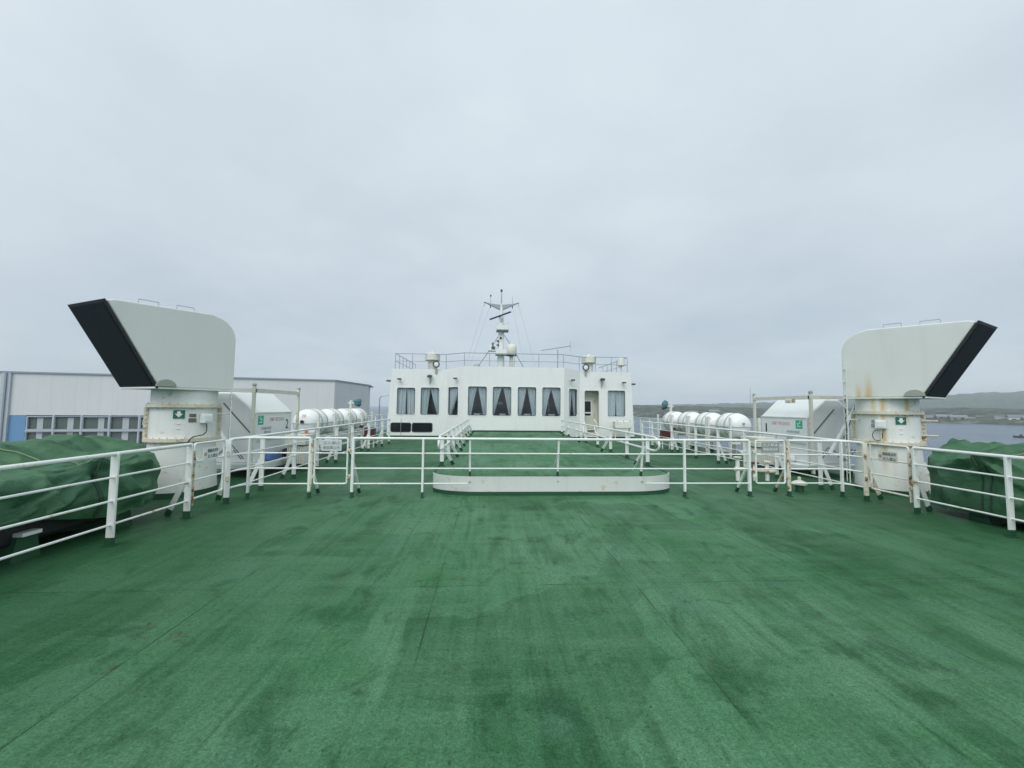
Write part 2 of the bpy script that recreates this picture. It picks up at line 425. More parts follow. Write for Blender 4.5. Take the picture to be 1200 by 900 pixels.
# ------------------------------------------------------------------ sea and land
def sea():
    m, nt, b = newmat('grey_sea')
    v = mapping(nt)
    h1 = noise(nt, v, .25, 5, .6); h2 = noise(nt, v, 1.1, 4, .6)
    big = noise(nt, v, .012, 4, .6)
    c = mix(nt, ramp(nt, big, .35, .7), (.060, .100, .150), (.090, .135, .185))
    nt.links.new(c, b.inputs['Base Color'])
    b.inputs['Roughness'].default_value = .22; b.inputs['IOR'].default_value = 1.33
    h = math_(nt, 'ADD', math_(nt, 'MULTIPLY', h1, 1.0), math_(nt, 'MULTIPLY', h2, .35))
    bump(nt, b, h, 1.0, 1.6)
    mb = MB(); S = 5600
    # one sheet, finer rings close by
    rr = [0, 15, 60, 200, 500, 1200, 2600, S]; seg = 48
    cv = mb.bm.verts.new((0, 0, SEA)); rings = [[mb.bm.verts.new((r*math.cos(2*PI*k/seg), r*math.sin(2*PI*k/seg), SEA)) for k in range(seg)] for r in rr[1:]]
    for k in range(seg): mb.bm.faces.new((cv, rings[0][k], rings[0][(k+1) % seg]))
    for A, B in zip(rings, rings[1:]):
        for k in range(seg): mb.bm.faces.new((A[k], B[k], B[(k+1) % seg], A[(k+1) % seg]))
    o = mb.build('sea', m); tag(o, 'grey blue choppy sea around the ferry', 'sea', kind='structure'); return o
sea()

def land_material(name, a, b_, c_):
    m, nt, b = newmat(name)
    v = mapping(nt)
    c = mix(nt, ramp(nt, noise(nt, v, .018, 6, .65, .5), .36, .66), a, b_)
    c = mix(nt, ramp(nt, noise(nt, v, .09, 6, .7), .52, .66), c, c_)
    c = mix(nt, ramp(nt, noise(nt, v, .35, 4, .7), .62, .72), c, tuple(k*.45 for k in a))
    nt.links.new(c, b.inputs['Base Color']); b.inputs['Roughness'].default_value = .9
    return m
from mathutils import noise as mnoise
def land(name, az0, az1, rad, prof, depth, mat, label, amp, naz=150, nr=14, shore=3.0):
    """hill country between two bearings, built where it stands"""
    mb = MB()
    def f(u, t):
        az = az0+(az1-az0)*u
        r0 = rad(az); edge = min(1, u/.03, (1-u)/.03)
        rr = r0+depth*t
        H = prof(az)
        z = SEA-1+(shore+1.0)*min(1, t*12)+(H-SEA-shore)*math.sin(min(1, t*1.15)*PI/2)**1.1
        p = Vector((rr*math.sin(az)*.012, rr*math.cos(az)*.012, 0))
        z += amp*(mnoise.noise(p)+.6*mnoise.noise(p*2.7)+.45*mnoise.noise(p*7.1))*min(1, t*5)
        return Vector((-1.32+rr*math.sin(az), rr*math.cos(az), z))
    mb.grid(naz, nr, f)
    o = mb.build(name, mat, smooth=False); tag(o, label, 'land', kind='structure'); return o
M['near_land'] = land_material('coastal_scrub', (.026, .042, .034), (.078, .094, .072), (.20, .21, .19))
M['far_land'] = land_material('far_hill_grass', (.060, .085, .065), (.085, .110, .080), (.10, .115, .09))
def lerp_table(tab):
    def f(az):
        d = math.degrees(az)
        if d <= tab[0][0]: return tab[0][1]
        for (a, x), (b, y) in zip(tab, tab[1:]):
            if d <= b: return x+(y-x)*(d-a)/(b-a)
        return tab[-1][1]
    return f
near_r = lerp_table([(14, 520), (22, 455), (30, 500), (37, 560), (46, 560), (54, 520), (66, 480)])
land('headland', R(14), R(66), near_r, lerp_table([(14, 6.0), (21, 6.6), (27, 5.2), (33, 4.2), (45, 4.5), (57, 6.0), (66, 9)]), 260, M['near_land'],
     'low scrubby headland across the water', 1.9, 260, 14)
land('far_hills', R(15), R(70), lambda a: 1500, lerp_table([(15, 4), (21, 18), (27, 27), (33, 36), (40, 47), (47, 70), (53, 84), (57, 93), (70, 110)]), 1700, M['far_land'],
     'long hazy hills behind the headland', 9.0, 200, 20)

def house(az, r, z, wd, hh, wall, roofc, label, rot=.3, group='houses on the far shore'):
    az = R(az); c = Vector((-1.32+r*math.sin(az), r*math.cos(az), z))
    t = thing('shore_house', c, label, 'house', group)
    q = Matrix.Rotation(rot-az, 3, 'Z'); d = wd*.6
    mb = MB(); mb.box(c+Vector((0, 0, hh/2-1.2)), (wd, d, hh+2.4), q); mb.build('wall', wall, t)
    mb = MB()
    mb.prism([(-d*.56, hh), (0, hh+d*.34), (d*.56, hh)], lambda a, b: c+q @ Vector((-wd*.53, a, b)), lambda a, b: c+q @ Vector((wd*.53, a, b)))
    mb.build('roof', roofc, t)
    n = max(2, int(wd//4))
    for i in range(n):
        x = (i+.5)/n*wd-wd/2
        mb = MB(); mb.box(c+q @ Vector((x, -d*.5-.03, hh*.55)), (wd/n*.4, .12, hh*.35), q); mb.build('window', M['darkgrey'], t)
M['hw'] = plain('house_white', (.62, .63, .61)); M['hg'] = plain('house_grey', (.24, .25, .25)); M['hb'] = plain('house_tan', (.30, .28, .25))
M['hr'] = plain('house_roof_rust', (.19, .165, .15)); M['hd'] = plain('house_roof_slate', (.16, .18, .20)); M['hp'] = plain('house_roof_pale', (.20, .22, .23))
def ground_z(az, r):
    t = (r-near_r(R(az)))/260.0
    return SEA+3.0+(1.5 if t > .1 else 0)
for args in [
    (50.4, 560, -6.6, 14, 1.8, M['hg'], M['hd'], 'long low grey shed at the shore, next to the dark ventilator mouth'),
    (51.6, 556, -6.3, 11, 2.8, M['hg'], M['hp'], 'small grey shed on the shore between two low houses'),
    (52.5, 548, -7.0, 11, 3.2, M['hb'], M['hp'], 'tan house with a pale roof on the far shore'),
    (53.2, 545, -7.0, 7, 2.4, M['hg'], M['hr'], 'grey cottage with rust coloured roof beside the tan house'),
    (54.1, 565, -6.2, 10, 2.2, M['hg'], M['hp'], 'grey house with pale roof alone above the green tarpaulin'),
    (55.05, 545, -6.8, 7, 3.2, M['hw'], M['hd'], 'small bright white house on the far shore'),
    (56.0, 540, -7.2, 11, 4.4, M['hw'], M['hd'], 'largest bright white house on the far shore'),
    (56.75, 536, -6.6, 9, 2.6, M['hg'], M['hd'], 'low grey house with slate roof at the picture edge'),
    (28.6, 520, -5.0, 9, 2.5, M['hg'], M['hp'], 'grey hut with pale roof on the headland above the raft canisters'),
    (31.0, 540, -4.4, 12, 2.8, M['hg'], M['hp'], 'long grey hut on the headland above the nearest raft canister'),
]:
    house(*args)

def shore_mast():
    az, r = R(35.15), 1900
    c = Vector((-1.32+r*math.sin(az), r*math.cos(az), 34))
    t = thing('radio_mast', c, 'tall thin radio mast on the far hill', 'mast')
    MB().tube([c+Vector((0, 0, -15)), c+Vector((0, 0, 60))], 1.5, 6, r2=1.0).build('pole', M['grey'], t)
    MB().box(c+Vector((0, 0, 48)), (6, .6, .8)).build('crossarm', M['grey'], t)
shore_mast()

def boat():
    c = Vector((221.5, 150, SEA))
    t = thing('fishing_boat', c, 'small dark fishing boat out on the water', 'boat')
    d = Vector((.8, -.6, 0)); n = Vector((.6, .8, 0))
    hull = [(-1.7, 0, .5, .8), (-.8, .35, .5, .7), (.6, .5, .4, .6), (1.6, .5, .4, .6)]
    mb = MB(); rings = []
    for a, hw, z0, z1 in hull:
        rings.append([mb.bm.verts.new(c+d*a+n*s*max(hw, .05)+Vector((0, 0, z))) for s, z in ((-1, z1), (-.6, -.1), (.6, -.1), (1, z1))])
    for A, B in zip(rings, rings[1:]):
        for k in range(4): mb.bm.faces.new((A[k], A[(k+1) % 4], B[(k+1) % 4], B[k]))
    mb.bm.faces.new(rings[0]); mb.bm.faces.new(rings[-1])
    mb.build('hull', M['darkgrey'], t)
    MB().box(c+d*.5+Vector((0, 0, .95)), (.7, .6, .8)).build('cabin', M['darkgrey'], t, bevel=.08)
boat()

# ------------------------------------------------------------------ ship's deck
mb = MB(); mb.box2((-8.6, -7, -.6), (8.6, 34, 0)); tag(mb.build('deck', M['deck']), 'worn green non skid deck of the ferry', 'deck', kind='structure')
mb = MB(); mb.prism([(-8.55, -.6), (8.55, -.6), (7.2, -11), (-7.2, -11)], lambda a, b: Vector((a, -6.9, b)), lambda a, b: Vector((a, 33.9, b)))
tag(mb.build('hull', M['white']), 'white hull of the ferry below the deck edge', 'hull', kind='structure')

def platform():
    H = .36; y0 = 7.47
    pts = [(-1.45, y0)]
    out = []
    def side(s):
        p = []
        for k in range(13):
            a = k/12*PI/2
            p.append((s*(1.45+.98*math.sin(a)), y0+.50*(1-math.cos(a))))
        return p
    front = [p for p in reversed(side(-1))] + side(1)
    t = thing('raised_platform', (0, y0, 0), 'low raised green platform with a rounded white front edge', 'platform')
    poly = front + [(2.43, 22.3), (-2.43, 22.3)]
    inner = [(x*.994, y+.012) for x, y in front] + [(2.41, 22.25), (-2.41, 22.25)]
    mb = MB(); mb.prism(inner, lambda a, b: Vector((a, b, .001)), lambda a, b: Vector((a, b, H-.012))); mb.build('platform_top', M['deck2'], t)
    def band(z0, z1, off, name, mat):
        m2 = MB(); n = len(front)
        rows = []
        for i, (x, y) in enumerate(front):
            a = front[max(i-1, 0)]; b = front[min(i+1, n-1)]
            d = Vector((b[0]-a[0], b[1]-a[1], 0)).normalized(); nn = Vector((d.y, -d.x, 0))
            p = Vector((x, y, 0)); o = p+nn*off
            rows.append([m2.bm.verts.new(o+Vector((0, 0, z0))), m2.bm.verts.new(o+Vector((0, 0, z1))), m2.bm.verts.new(p+Vector((0, 0, z1))), m2.bm.verts.new(p+Vector((0, 0, z0)))])
        for A, B in zip(rows, rows[1:]):
            for k in range(4): m2.bm.faces.new((A[k], A[(k+1) % 4], B[(k+1) % 4], B[k]))
        m2.bm.faces.new(rows[0]); m2.bm.faces.new(rows[-1])
        return m2.build(name, mat, t, smooth=True)
    band(.075, H, .014, 'front_edge', M['platform_white'])
    band(.0, .075, .010, 'green_skirt', M['foot'])
    for s in (-1, 1):
        MB().box2((s*2.43, y0+.5, .0), (s*2.445, 22.3, H)).build('side_edge', M['foot'], t)
M['platform_white'] = paint('platform_edge_paint', (.68, .70, .68), .08, .03, .45, .8, .4, (.52, .53, .48), .08)
platform()

# ------------------------------------------------------------------ railings
ZT, ZM = 1.085, (.81, .53, .25)
def post_part(t, x, y, z0, z1, across=(1, 0, 0), w=.085, d=.022, brace=None, mat=None, bh=.62, foot=.1):
    p = MB().bar((x, y, z0+foot), (x, y, z1), w, d, across).build('post', mat or M['rail'], t)
    MB().bar((x, y, z0), (x, y, z0+foot-.001), w+.006, d+.006, across).box((x, y, z0+.006), (.13 if across[0] else .07, .07 if across[0] else .13, .010)).build('painted_foot', M['foot'], p)
    if brace is not None:
        bx, by = brace
        top = Vector((x+bx*.08, y+by*.08, z0+bh)); bot = Vector((x+bx, y+by, z0))
        k = foot/bh; midp = bot.lerp(top, k)
        ac = (abs(by) > abs(bx)) and (1, 0, 0) or (0, 1, 0)
        ac = (1, 0, 0) if abs(bx) > abs(by) else (0, 1, 0)
        wv = w if w > .05 else .045
        q = MB().bar(midp, top, wv*.85, d*.9, ac).build('brace', mat or M['rail'], t)
        MB().bar(bot, bot.lerp(midp, .99), wv*.85+.006, d*.9+.006, ac).build('painted_foot', M['foot'], q)
    return p
def runs(t, path, zs=(ZT,)+ZM, r_top=.025, r_mid=.0135, mat=None):
    for i, z in enumerate(zs):
        MB().tube([(x, y, z+dz) for x, y, dz in [(p+(0,))[:3] for p in path]], r_top if i == 0 else r_mid, 10 if i == 0 else 8).build('top_rail' if i == 0 else 'mid_rail', mat or M['rail'], t, smooth=True)
ACR, ALONG = (1, 0, 0), (0, 1, 0)

# near side railings, one each side of the photographer
for s, lab in ((-1, 'white four bar side railing in front of the darker, roped green tarpaulin'), (1, 'white four bar side railing in front of the green tarpaulin with the sea behind')):
    x = s*5.80
    t = thing('side_railing', (x, 4.9, 0), lab, 'railing')
    runs(t, [(x, -4), (x, 6.1)])
    for y in (-2.2, .2, 2.55, 4.93): post_part(t, x, y, 0, ZT, ACR)
    post_part(t, x, 6.09, 0, ZT, ACR, brace=(s*.37, .12))
# side gates
def gate_frame(t, p0, p1, mat):
    p0, p1 = Vector(p0), Vector(p1); d = (p1-p0).normalized()
    up = Vector((0, 0, 1))
    rr = .035
    def at(z, a): return p0+d*a+up*z
    L = (p1-p0).length
    zs = (ZT, .25)
    loop = []
    for (cx, cz, a0) in ((L-rr, ZT-rr, 0), (rr, ZT-rr, 90), (rr, .25+rr, 180), (L-rr, .25+rr, 270)):
        for k in range(5):
            a = R(a0+k*22.5); loop.append(at(cz+rr*math.sin(a), cx+rr*math.cos(a)))
    MB().tube(loop, .0165, 8, closed=True).build('gate_frame', mat, t, smooth=True)
    for z in (.81, .53): MB().tube([at(z, 0), at(z, L)], .0135, 8).build('mid_rail', mat, t, smooth=True)
def sign_plate(t, c, xdir, wd, ht, lines, matbg, ink, rows_size, red=False, name='sign_plate'):
    x = Vector(xdir).normalized(); y = Vector((0, 0, 1)); z = x.cross(y)
    m3 = Matrix((x, y, z)).transposed()
    p = MB().box(c, (wd, ht, .008), m3).build(name, matbg, t, bevel=.002)
    n = len(lines); f = Vector(c)+z*.005
    for i, ln in enumerate(lines):
        off = x*(wd*.10 if red else 0)
        lettering(ln, ink, p, f+off+y*(ht*.5-(i+.5)*ht/n)*.86, x, y, rows_size, width=wd*(.68 if red else .85))
    if red:
        q = f-x*(wd*.37)
        mb = MB(); mb.ring_prism([(.026*math.cos(k*PI/12), .026*math.sin(k*PI/12)) for k in range(24)], [(.018*math.cos(k*PI/12), .018*math.sin(k*PI/12)) for k in range(24)],
            lambda a, b: q+x*a+y*b, lambda a, b: q+x*a+y*b+z*.002)
        mb.box(q+z*.002, (.045, .007, .002), m3); mb.build('symbol', M['red'], p)
    return p
for s, lab in ((-1, 'narrow white gate with a small notice beside the left ventilator'), (1, 'narrow white gate with a rust streaked notice beside the right ventilator')):
    x = s*5.82
    t = thing('railing_gate', (x, 6.5, 0), lab, 'gate')
    gm = M['rail'] if s < 0 else M['rail_weathered']
    gate_frame(t, (x, 6.20, 0), (x, 6.86, 0), gm)
    for yy in (6.15, 6.93):
        MB().bar((x-s*.02, yy+.02, .16), (x-s*.02, yy+.02, .98), .05, .012, ACR).build('hinge_strip', M['rail_rust'], t)
        MB().tube([(x-s*.03, yy, .38), (x-s*.03, yy, .46)], .022, 8).build('hinge', M['rail_rust'], t)
        MB().tube([(x-s*.03, yy, .80), (x-s*.03, yy, .88)], .022, 8).build('hinge', M['rail_rust'], t)
    c = Vector((x-s*.02, 6.53, .90)) if s < 0 else Vector((x-s*.02, 6.53, .88))
    if s < 0: sign_plate(t, c, (0, 1, 0), .34, .20, ['関係者以外', '立入禁止'], M['signwhite'], M['soft_ink'], .062, True)
    else: sign_plate(t, c, (0, -1, 0), .34, .20, ['関係者以外', '立入禁止'], M['rail_sign'] if 'rail_sign' in M else M['cream'], M['soft_ink'], .062, True)

# corner pieces that turn from the side gates into the front line, and the long forward side railings
for s, lab in ((-1, 'long white railing beside the left row of raft canisters'), (1, 'long white railing beside the right row of raft canisters')):
    x = s*5.80
    t = thing('walkway_railing', (x, 12, 0), lab, 'railing')
    runs(t, [(x, 6.98), (x-s*.03, 7.5), (x, 10.2), (x, 17.6)])
    post_part(t, x, 6.95, 0, ZT, ACR, brace=(s*.30, .25) if s < 0 else (s*.4, .1), mat=M['rail'] if s < 0 else M['rail_weathered'])
    for y, b in ((7.95, 1), (9.22, 1), (10.4, 0), (11.65, 1), (12.95, 0), (14.7, 1), (16.5, 1), (17.6, 0)):
        post_part(t, x, y, 0, ZT, ACR, brace=(s*.27, 0) if b else None)
for s, lab in ((-1, 'short white railing between the left ventilator gate and the front gate with the clean notice'), (1, 'short white railing between the right ventilator gate and the front gate with rusty posts')):
    t = thing('corner_railing', (s*5.2, 7.36, 0), lab, 'railing')
    pth = [(s*5.78, 6.98), (s*5.775, 7.08)]
    for k in range(1, 7):
        a = k/6*PI/2; pth.append((s*(5.775-.28*(1-math.cos(a))), 7.08+.28*math.sin(a)))
    pth += [(s*4.62, 7.36)]
    runs(t, pth)
    post_part(t, s*5.66, 7.30, 0, ZT, ALONG, w=.05, d=.03)
    post_part(t, s*4.61, 7.36, 0, ZT, ALONG, w=.05, d=.045, brace=(0, .40), mat=M['rail'] if s < 0 else M['rail_rust'])
for s, lab in ((-1, 'white front gate left of the platform hung with a clean grey notice'), (1, 'white front gate right of the platform with a dull grey notice and rusty hinges')):
    t = thing('railing_gate', (s*4.22, 7.36, 0), lab, 'gate')
    a, b = sorted((s*4.53, s*3.94))
    gate_frame(t, (a, 7.36, 0), (b, 7.36, 0), M['rail'])
    for z in (.38, .86):
        MB().box((s*3.90, 7.35, z), (.06, .05, .07)).build('hinge', M['rail_rust'], t, bevel=.01)
        MB().box((s*4.565, 7.35, z), (.05, .05, .07)).build('hinge', M['rail_rust'], t, bevel=.01)
    MB().bar((s*4.575, 7.33, .2), (s*4.575, 7.33, 1.0), .035, .012, ACR).build('latch_strip', M['rail_rust'], t)
    sign_plate(t, (s*4.22, 7.325, .955), (1, 0, 0), .36, .20, ['立入禁止', '乗組員以外'], M['plate_pale'] if s < 0 else M['plate_grey'], M['darkgrey'], .062) if 'plate_pale' in M else sign_plate(t, (s*4.22, 7.325, .955), (1, 0, 0), .36, .20, ['立入禁止', '乗組員以外'], M['plate_soft'] if s < 0 else M['plate_grey'], M['plate_grey'] if s < 0 else M['signwhite'], .062)
# front railing across the platform
t = thing('front_railing', (0, 7.36, 0), 'long white railing running across in front of the raised platform', 'railing')
MB().tube([(-3.84, 7.36, ZT), (3.80, 7.36, ZT)], .025, 10).build('top_rail', M['rail'], t, smooth=True)
for z in (.81, .53): MB().tube([(-3.84, 7.36, z), (3.80, 7.36, z)], .0135, 8).build('mid_rail', M['rail'], t, smooth=True)
for a, b in ((-3.84, -1.72), (1.72, 3.80)): MB().tube([(a, 7.36, .25), (b, 7.36, .25)], .0135, 8).build('mid_rail', M['rail'], t, smooth=True)
for x in (-3.84, 3.80): post_part(t, x, 7.36, 0, ZT, ALONG, w=.05, d=.045, brace=(0, .42))
for x in (-2.55, 2.48): post_part(t, x, 7.34, 0, ZT, ALONG, w=.05, d=.035)
for x in (-1.68, .02, 1.68):
    p = MB().bar((x, 7.50, .46), (x, 7.37, ZT), .035, .035, ALONG).build('post', M['rail'], t)
    MB().bar((x, 7.515, .36), (x, 7.501, .459), .04, .04, ALONG).build('painted_foot', M['foot'], p)
    q = MB().bar((x-.02, 7.86, .42), (x-.01, 7.42, .80), .03, .02, ACR).build('brace', M['rail'], t)
    MB().ball((x, 7.452, .27), .016, 8).build('bolt', M['grey'], t)

# railings along the platform sides
for s, lab in ((-1, 'low white railing along the left edge of the platform'), (1, 'low white railing along the right edge of the platform')):
    x = s*2.38; z0 = .36; zt = 1.05
    t = thing('platform_railing', (x, 12, z0), lab, 'railing')
    loop = [(x, 19.6, zt)]
    loop.append((x, 8.5, zt))
    for k in range(1, 8):
        a = k/8*PI; loop.append((x+s*.0, 8.5-.28*math.sin(a), zt-.15*(1-math.cos(a))))
    loop += [(x, 8.5, .75), (x, 19.6, .75)]
    MB().tube(loop, .026, 8).build('top_rail', M['rail'], t, smooth=True)
    for i, y in enumerate((8.85, 10.2, 11.6, 13.0, 14.6, 16.2, 17.8, 19.5)):
        post_part(t, x, y, z0, zt, ACR, w=.085, d=.02, brace=(-s*.24, .18) if i % 2 == 0 or s < 0 else None, bh=.45, foot=.09)

# outer rails along the ship's sides, far forward
for s, lab in ((-1, 'thin outer handrail at the ship side left of the wheelhouse'), (1, 'thin outer handrail over the water right of the wheelhouse')):
    x = s*8.3
    t = thing('outer_railing', (x, 22, 0), lab, 'railing')
    runs(t, [(x, 18.2), (x, 30)], (1.1, .80, .52, .26), .022, .014)
    for i in range(9): post_part(t, x, 18.3+i*1.45, 0, 1.1, ACR, w=.06)

# ------------------------------------------------------------------ ventilators
PHI = R(65)
def rust_hood_material(streaks, trunk=False):
    m = paint('ventilator_hood_paint_streaked', (.735, .752, .718), .07, 0, .45, .45, .22, (.44, .47, .40), .07) if not trunk else paint('ventilator_trunk_paint_streaked', (.76, .785, .75), .08, .03, .42, .8, .5, (.55, .54, .43), .14)
    nt = m.node_tree; b = nt.nodes['Principled BSDF']
    src = b.inputs['Base Color'].links[0].from_socket
    v = mapping(nt); sx = N(nt, 'ShaderNodeSeparateXYZ'); nt.links.new(v, sx.inputs[0])
    wob = noise(nt, mapping(nt, (5, 5, 1.2)), 2, 4)
    for (ax, ay, s0, wdt, z0, z1) in streaks:
        along = math_(nt, 'ADD', math_(nt, 'MULTIPLY', sx.outputs[0], ax), math_(nt, 'MULTIPLY', sx.outputs[1], ay))
        d = math_(nt, 'ABSOLUTE', math_(nt, 'ADD', math_(nt, 'SUBTRACT', along, s0), math_(nt, 'MULTIPLY', math_(nt, 'SUBTRACT', wob, .5), .06)))
        a = N(nt, 'ShaderNodeMapRange'); a.inputs['From Min'].default_value = wdt; a.inputs['From Max'].default_value = 0; nt.links.new(d, a.inputs['Value'])
        zf = N(nt, 'ShaderNodeMapRange'); zf.inputs['From Min'].default_value = z1; zf.inputs['From Max'].default_value = z0; nt.links.new(sx.outputs[2], zf.inputs['Value'])
        src = mix(nt, math_(nt, 'MULTIPLY', math_(nt, 'MULTIPLY', a.outputs[0], zf.outputs[0]), .95), src, (.58, .42, .17))
    nt.links.new(src, b.inputs['Base Color']); return m

def ventilator(s, label):
    cx, cy = s*7.2, 7.8
    t = thing('deck_ventilator', (cx, cy, 0), label, 'ventilator')
    T = Vector((cx, cy, 0))
    a = Vector((s*math.cos(PHI), -math.sin(PHI), 0)); n = Vector((-s*math.sin(PHI), -math.cos(PHI), 0))  # n: towards the deck
    up = Vector((0, 0, 1))
    view = Vector((-1.32-cx, -cy, 0)).normalized(); tang = Vector((view.y, -view.x, 0))
    rd = tang if tang.dot(Vector((-view.y, view.x, 0))) > 0 else -tang
    rd = rd if rd.dot(Vector((.7, -.7, 0))) > 0 or s < 0 else -rd
    tmat = M['trunk'] if s < 0 else rust_hood_material([(rd.x, rd.y, -.19, .07, 2.02, 1.35), (rd.x, rd.y, -.05, .07, .98, .30), (rd.x, rd.y, .30, .05, 1.66, 1.40)], True)
    # trunk
    MB().lathe([(.56, .10), (.525, .55), (.505, 1.02), (.50, 1.98)], T, 56).build('trunk', tmat, t, smooth=True)
    MB().lathe([(.575, 0), (.572, .10), (.50, .10)], T, 56).build('green_skirt', M['foot'], t, smooth=True)
    for z, r in ((1.03, .575), (1.655, .565)):
        mb = MB().lathe([(.49, z-.03), (r, z-.03), (r, z+.03), (.49, z+.03)], T, 56)
        for k in range(28):
            ang = 2*PI*k/28; p = T+Vector((math.cos(ang)*(r-.03), math.sin(ang)*(r-.03), z))
            mb.tube([p+Vector((0, 0, -.055)), p+Vector((0, 0, .055))], .012, 6)
        mb.build('flange', M['flange'], t, smooth=True)
    # vertical joint flanges
    view = Vector((-1.32-cx, -cy, 0)).normalized(); tang = Vector((view.y, -view.x, 0))
    for q in (-1, 1):
        ang_d = tang*q
        mb = MB(); mb.bar(T+ang_d*.53+up*1.07, T+ang_d*.53+up*1.62, .09, .03, tuple(ang_d)); v = mb.build('joint_flange', M['flange'], t, bevel=.004)
        mb = MB()
        for k in range(7): mb.box(T+ang_d*.545+view*.02+up*(1.12+k*.075), (.03, .03, .028))
        mb.build('bolts', M['flange'], v)
    # knee bracket on the outboard side
    kd = Vector((s*.8, -.6, 0)).normalized()
    mb = MB(); mb.prism([(.50, .02), (.90, .02), (.56, .62), (.48, .72)], lambda p, q: T+kd*p+up*q+n*.012, lambda p, q: T+kd*p+up*q-n*.012); mb.build('knee_bracket', M['trunk'], t)
    # hood: side outline swept across its width
    W = .535
    prof = [(-.54, 1.98), (-.54, 2.98)]
    for k in range(1, 10):
        an = k/10*PI/2; prof.append((-.54+.46*(1-math.cos(an)), 2.98+.43*math.sin(an)))
    prof += [(-.08, 3.425), (1.34, 3.345), (1.43, 3.31), (.695, 1.98)]
    hm = M['hood'] if s < 0 else rust_hood_material([(a.x, a.y, -.10, .075, 1.95, 2.55), (a.x, a.y, -.27, .07, 1.95, 2.30), (a.x, a.y, -.12, .20, 1.6, 2.3)])
    hood = MB().prism(prof, lambda p, q: T+a*p+n*W+up*q, lambda p, q: T+a*p-n*W+up*q).build('hood', hm, t, bevel=.02)
    # wire screen over the slanting mouth
    p0, p1 = Vector((.70, 1.96)), Vector((1.455, 3.325)); dd = (p1-p0).normalized(); nn = Vector((dd.y, -dd.x))
    sl = [p0-dd*.0, p1, p1+nn*.035, p0+nn*.035]
    sc = MB().prism([(q.x, q.y) for q in sl], lambda p, q: T+a*p+n*(W+.015)+up*q, lambda p, q: T+a*p-n*(W+.015)+up*q).build('mouth_rim', M['black'], t, bevel=.006)
    i0, i1 = p0+dd*.05+nn*.038, p1-dd*.05+nn*.038
    MB().prism([(i0.x, i0.y), (i1.x, i1.y), ((i1+nn*.004).x, (i1+nn*.004).y), ((i0+nn*.004).x, (i0+nn*.004).y)],
               lambda p, q: T+a*p+n*(W-.035)+up*q, lambda p, q: T+a*p-n*(W-.035)+up*q).build('wire_screen', M['screen'], sc)
    # half round drain pocket at the mouth's foot
    hp = []
    for k in range(13):
        an = k/12*PI; hp.append((.60+.155*math.cos(an), 1.985+.135*math.sin(an)))
    MB().prism(hp, lambda p, q: T+a*p+n*(W+.004)+up*q, lambda p, q: T+a*p+n*(W+.03)+up*q).build('drain_pocket', M['grey_paint'], t, bevel=.01)
    MB().box(T+a*.11+up*1.965, (1.30, 1.09, .03), Matrix((a, n, up)).transposed()).build('hood_base_plate', M['trunk'], t)
    for q in (.25, .80):
        zz = 3.425-.06*(q+.08)
        MB().tube([T+a*(q-.14)+n*.3+up*(zz-.02), T+a*(q-.14)+n*.3+up*(zz+.11), T+a*(q+.14)+n*.3+up*(zz+.10), T+a*(q+.14)+n*.3+up*(zz-.02)], .009, 6).build('handle', M['grey'], t)
    # things fixed to the trunk, set out round it by bearing from the photographer
    def on(deg, z, off=0.0):
        c, sn = math.cos(R(deg)), math.sin(R(deg))
        d = view*c+tang*sn
        return T+d*(.503+off)+up*z, Vector((-d.y, d.x, 0)), d
    def patch(deg, z, wd, ht, name, mat, th=.012):
        c, x, d = on(deg, z)
        o = MB().box(c+d*th*.5, (wd, th, ht), Matrix((x, d, up)).transposed()).build(name, mat, t, bevel=.003)
        return o, c+d*(th+.001), x, d
    def vside(x):  # direction that runs to the right in the picture
        return x if x.dot(Vector((.8, .6, 0)) if s < 0 else Vector((.7, -.7, 0))) > 0 else -x
    # tang points: find sign that is 'right' seen from the camera
    rgt = 1 if tang.dot(Vector((-view.y, view.x, 0))) > 0 else -1
    def place(px_frac): return px_frac*rgt
    # green evacuation sign
    o, f, x, d = patch(place(-9 if s < 0 else 24), 1.50, .165, .15, 'evacuation_sign', M['signgreen'])
    xr = x if (x.cross(up)).dot(d) > 0 else -x
    arrow = [(-.024, .055), (.024, .055), (.026, .01), (.058, .012), (.0, -.056), (-.058, .012), (-.026, .01)]
    MB().prism(arrow, lambda p, q: f+xr*p+up*q, lambda p, q: f+xr*p+up*q+d*.002).build('arrow', M['signwhite'], o)
    for dz in (1.48, 1.39):
        patch(place(13 if s < 0 else -21), dz, .10 if dz > 1.45 else .115, .06 if dz > 1.45 else .075, 'name_plate', M['plate'] if s < 0 else M['plate_grey'])
    for dz in (1.33, 1.24): patch(place(-9 if s < 0 else 24), dz, .05, .015, 'label_clip', M['signwhite'])
    # junction box and its cable
    jd = place(34 if s < 0 else -9)
    c, x, d = on(jd, 1.42)
    jb = MB().box(c+d*.06, (.17, .12, .18), Matrix((x, d, up)).transposed()).build('junction_box', M['signwhite'], t, bevel=.015)
    MB().box(c+d*.123, (.11, .01, .11), Matrix((x, d, up)).transposed()).build('box_cover', M['raft'], jb, bevel=.004)
    if s < 0:
        pts = []
        for (dg, z, of) in ((34, 1.33, .07), (34.5, 1.24, .08), (33, 1.17, .09), (28, 1.12, .10), (20, 1.105, .10), (13, 1.09, .10), (9, 1.05, .11), (7, .99, .06)):
            pts.append(on(place(dg), z, of)[0])
        MB().tube(pts, .009, 6).build('cable', M['black'], t, smooth=True)
    else:
        pts = []
        c, x, d = on(place(-14), 1.19, .08)
        for k in range(15):
            an = R(80+k*24); pts.append(c+xr*.085*math.cos(an)+up*.11*math.sin(an)+d*.002*k)
        MB().tube(pts, .007, 6).build('cable', M['black'], t, smooth=True)
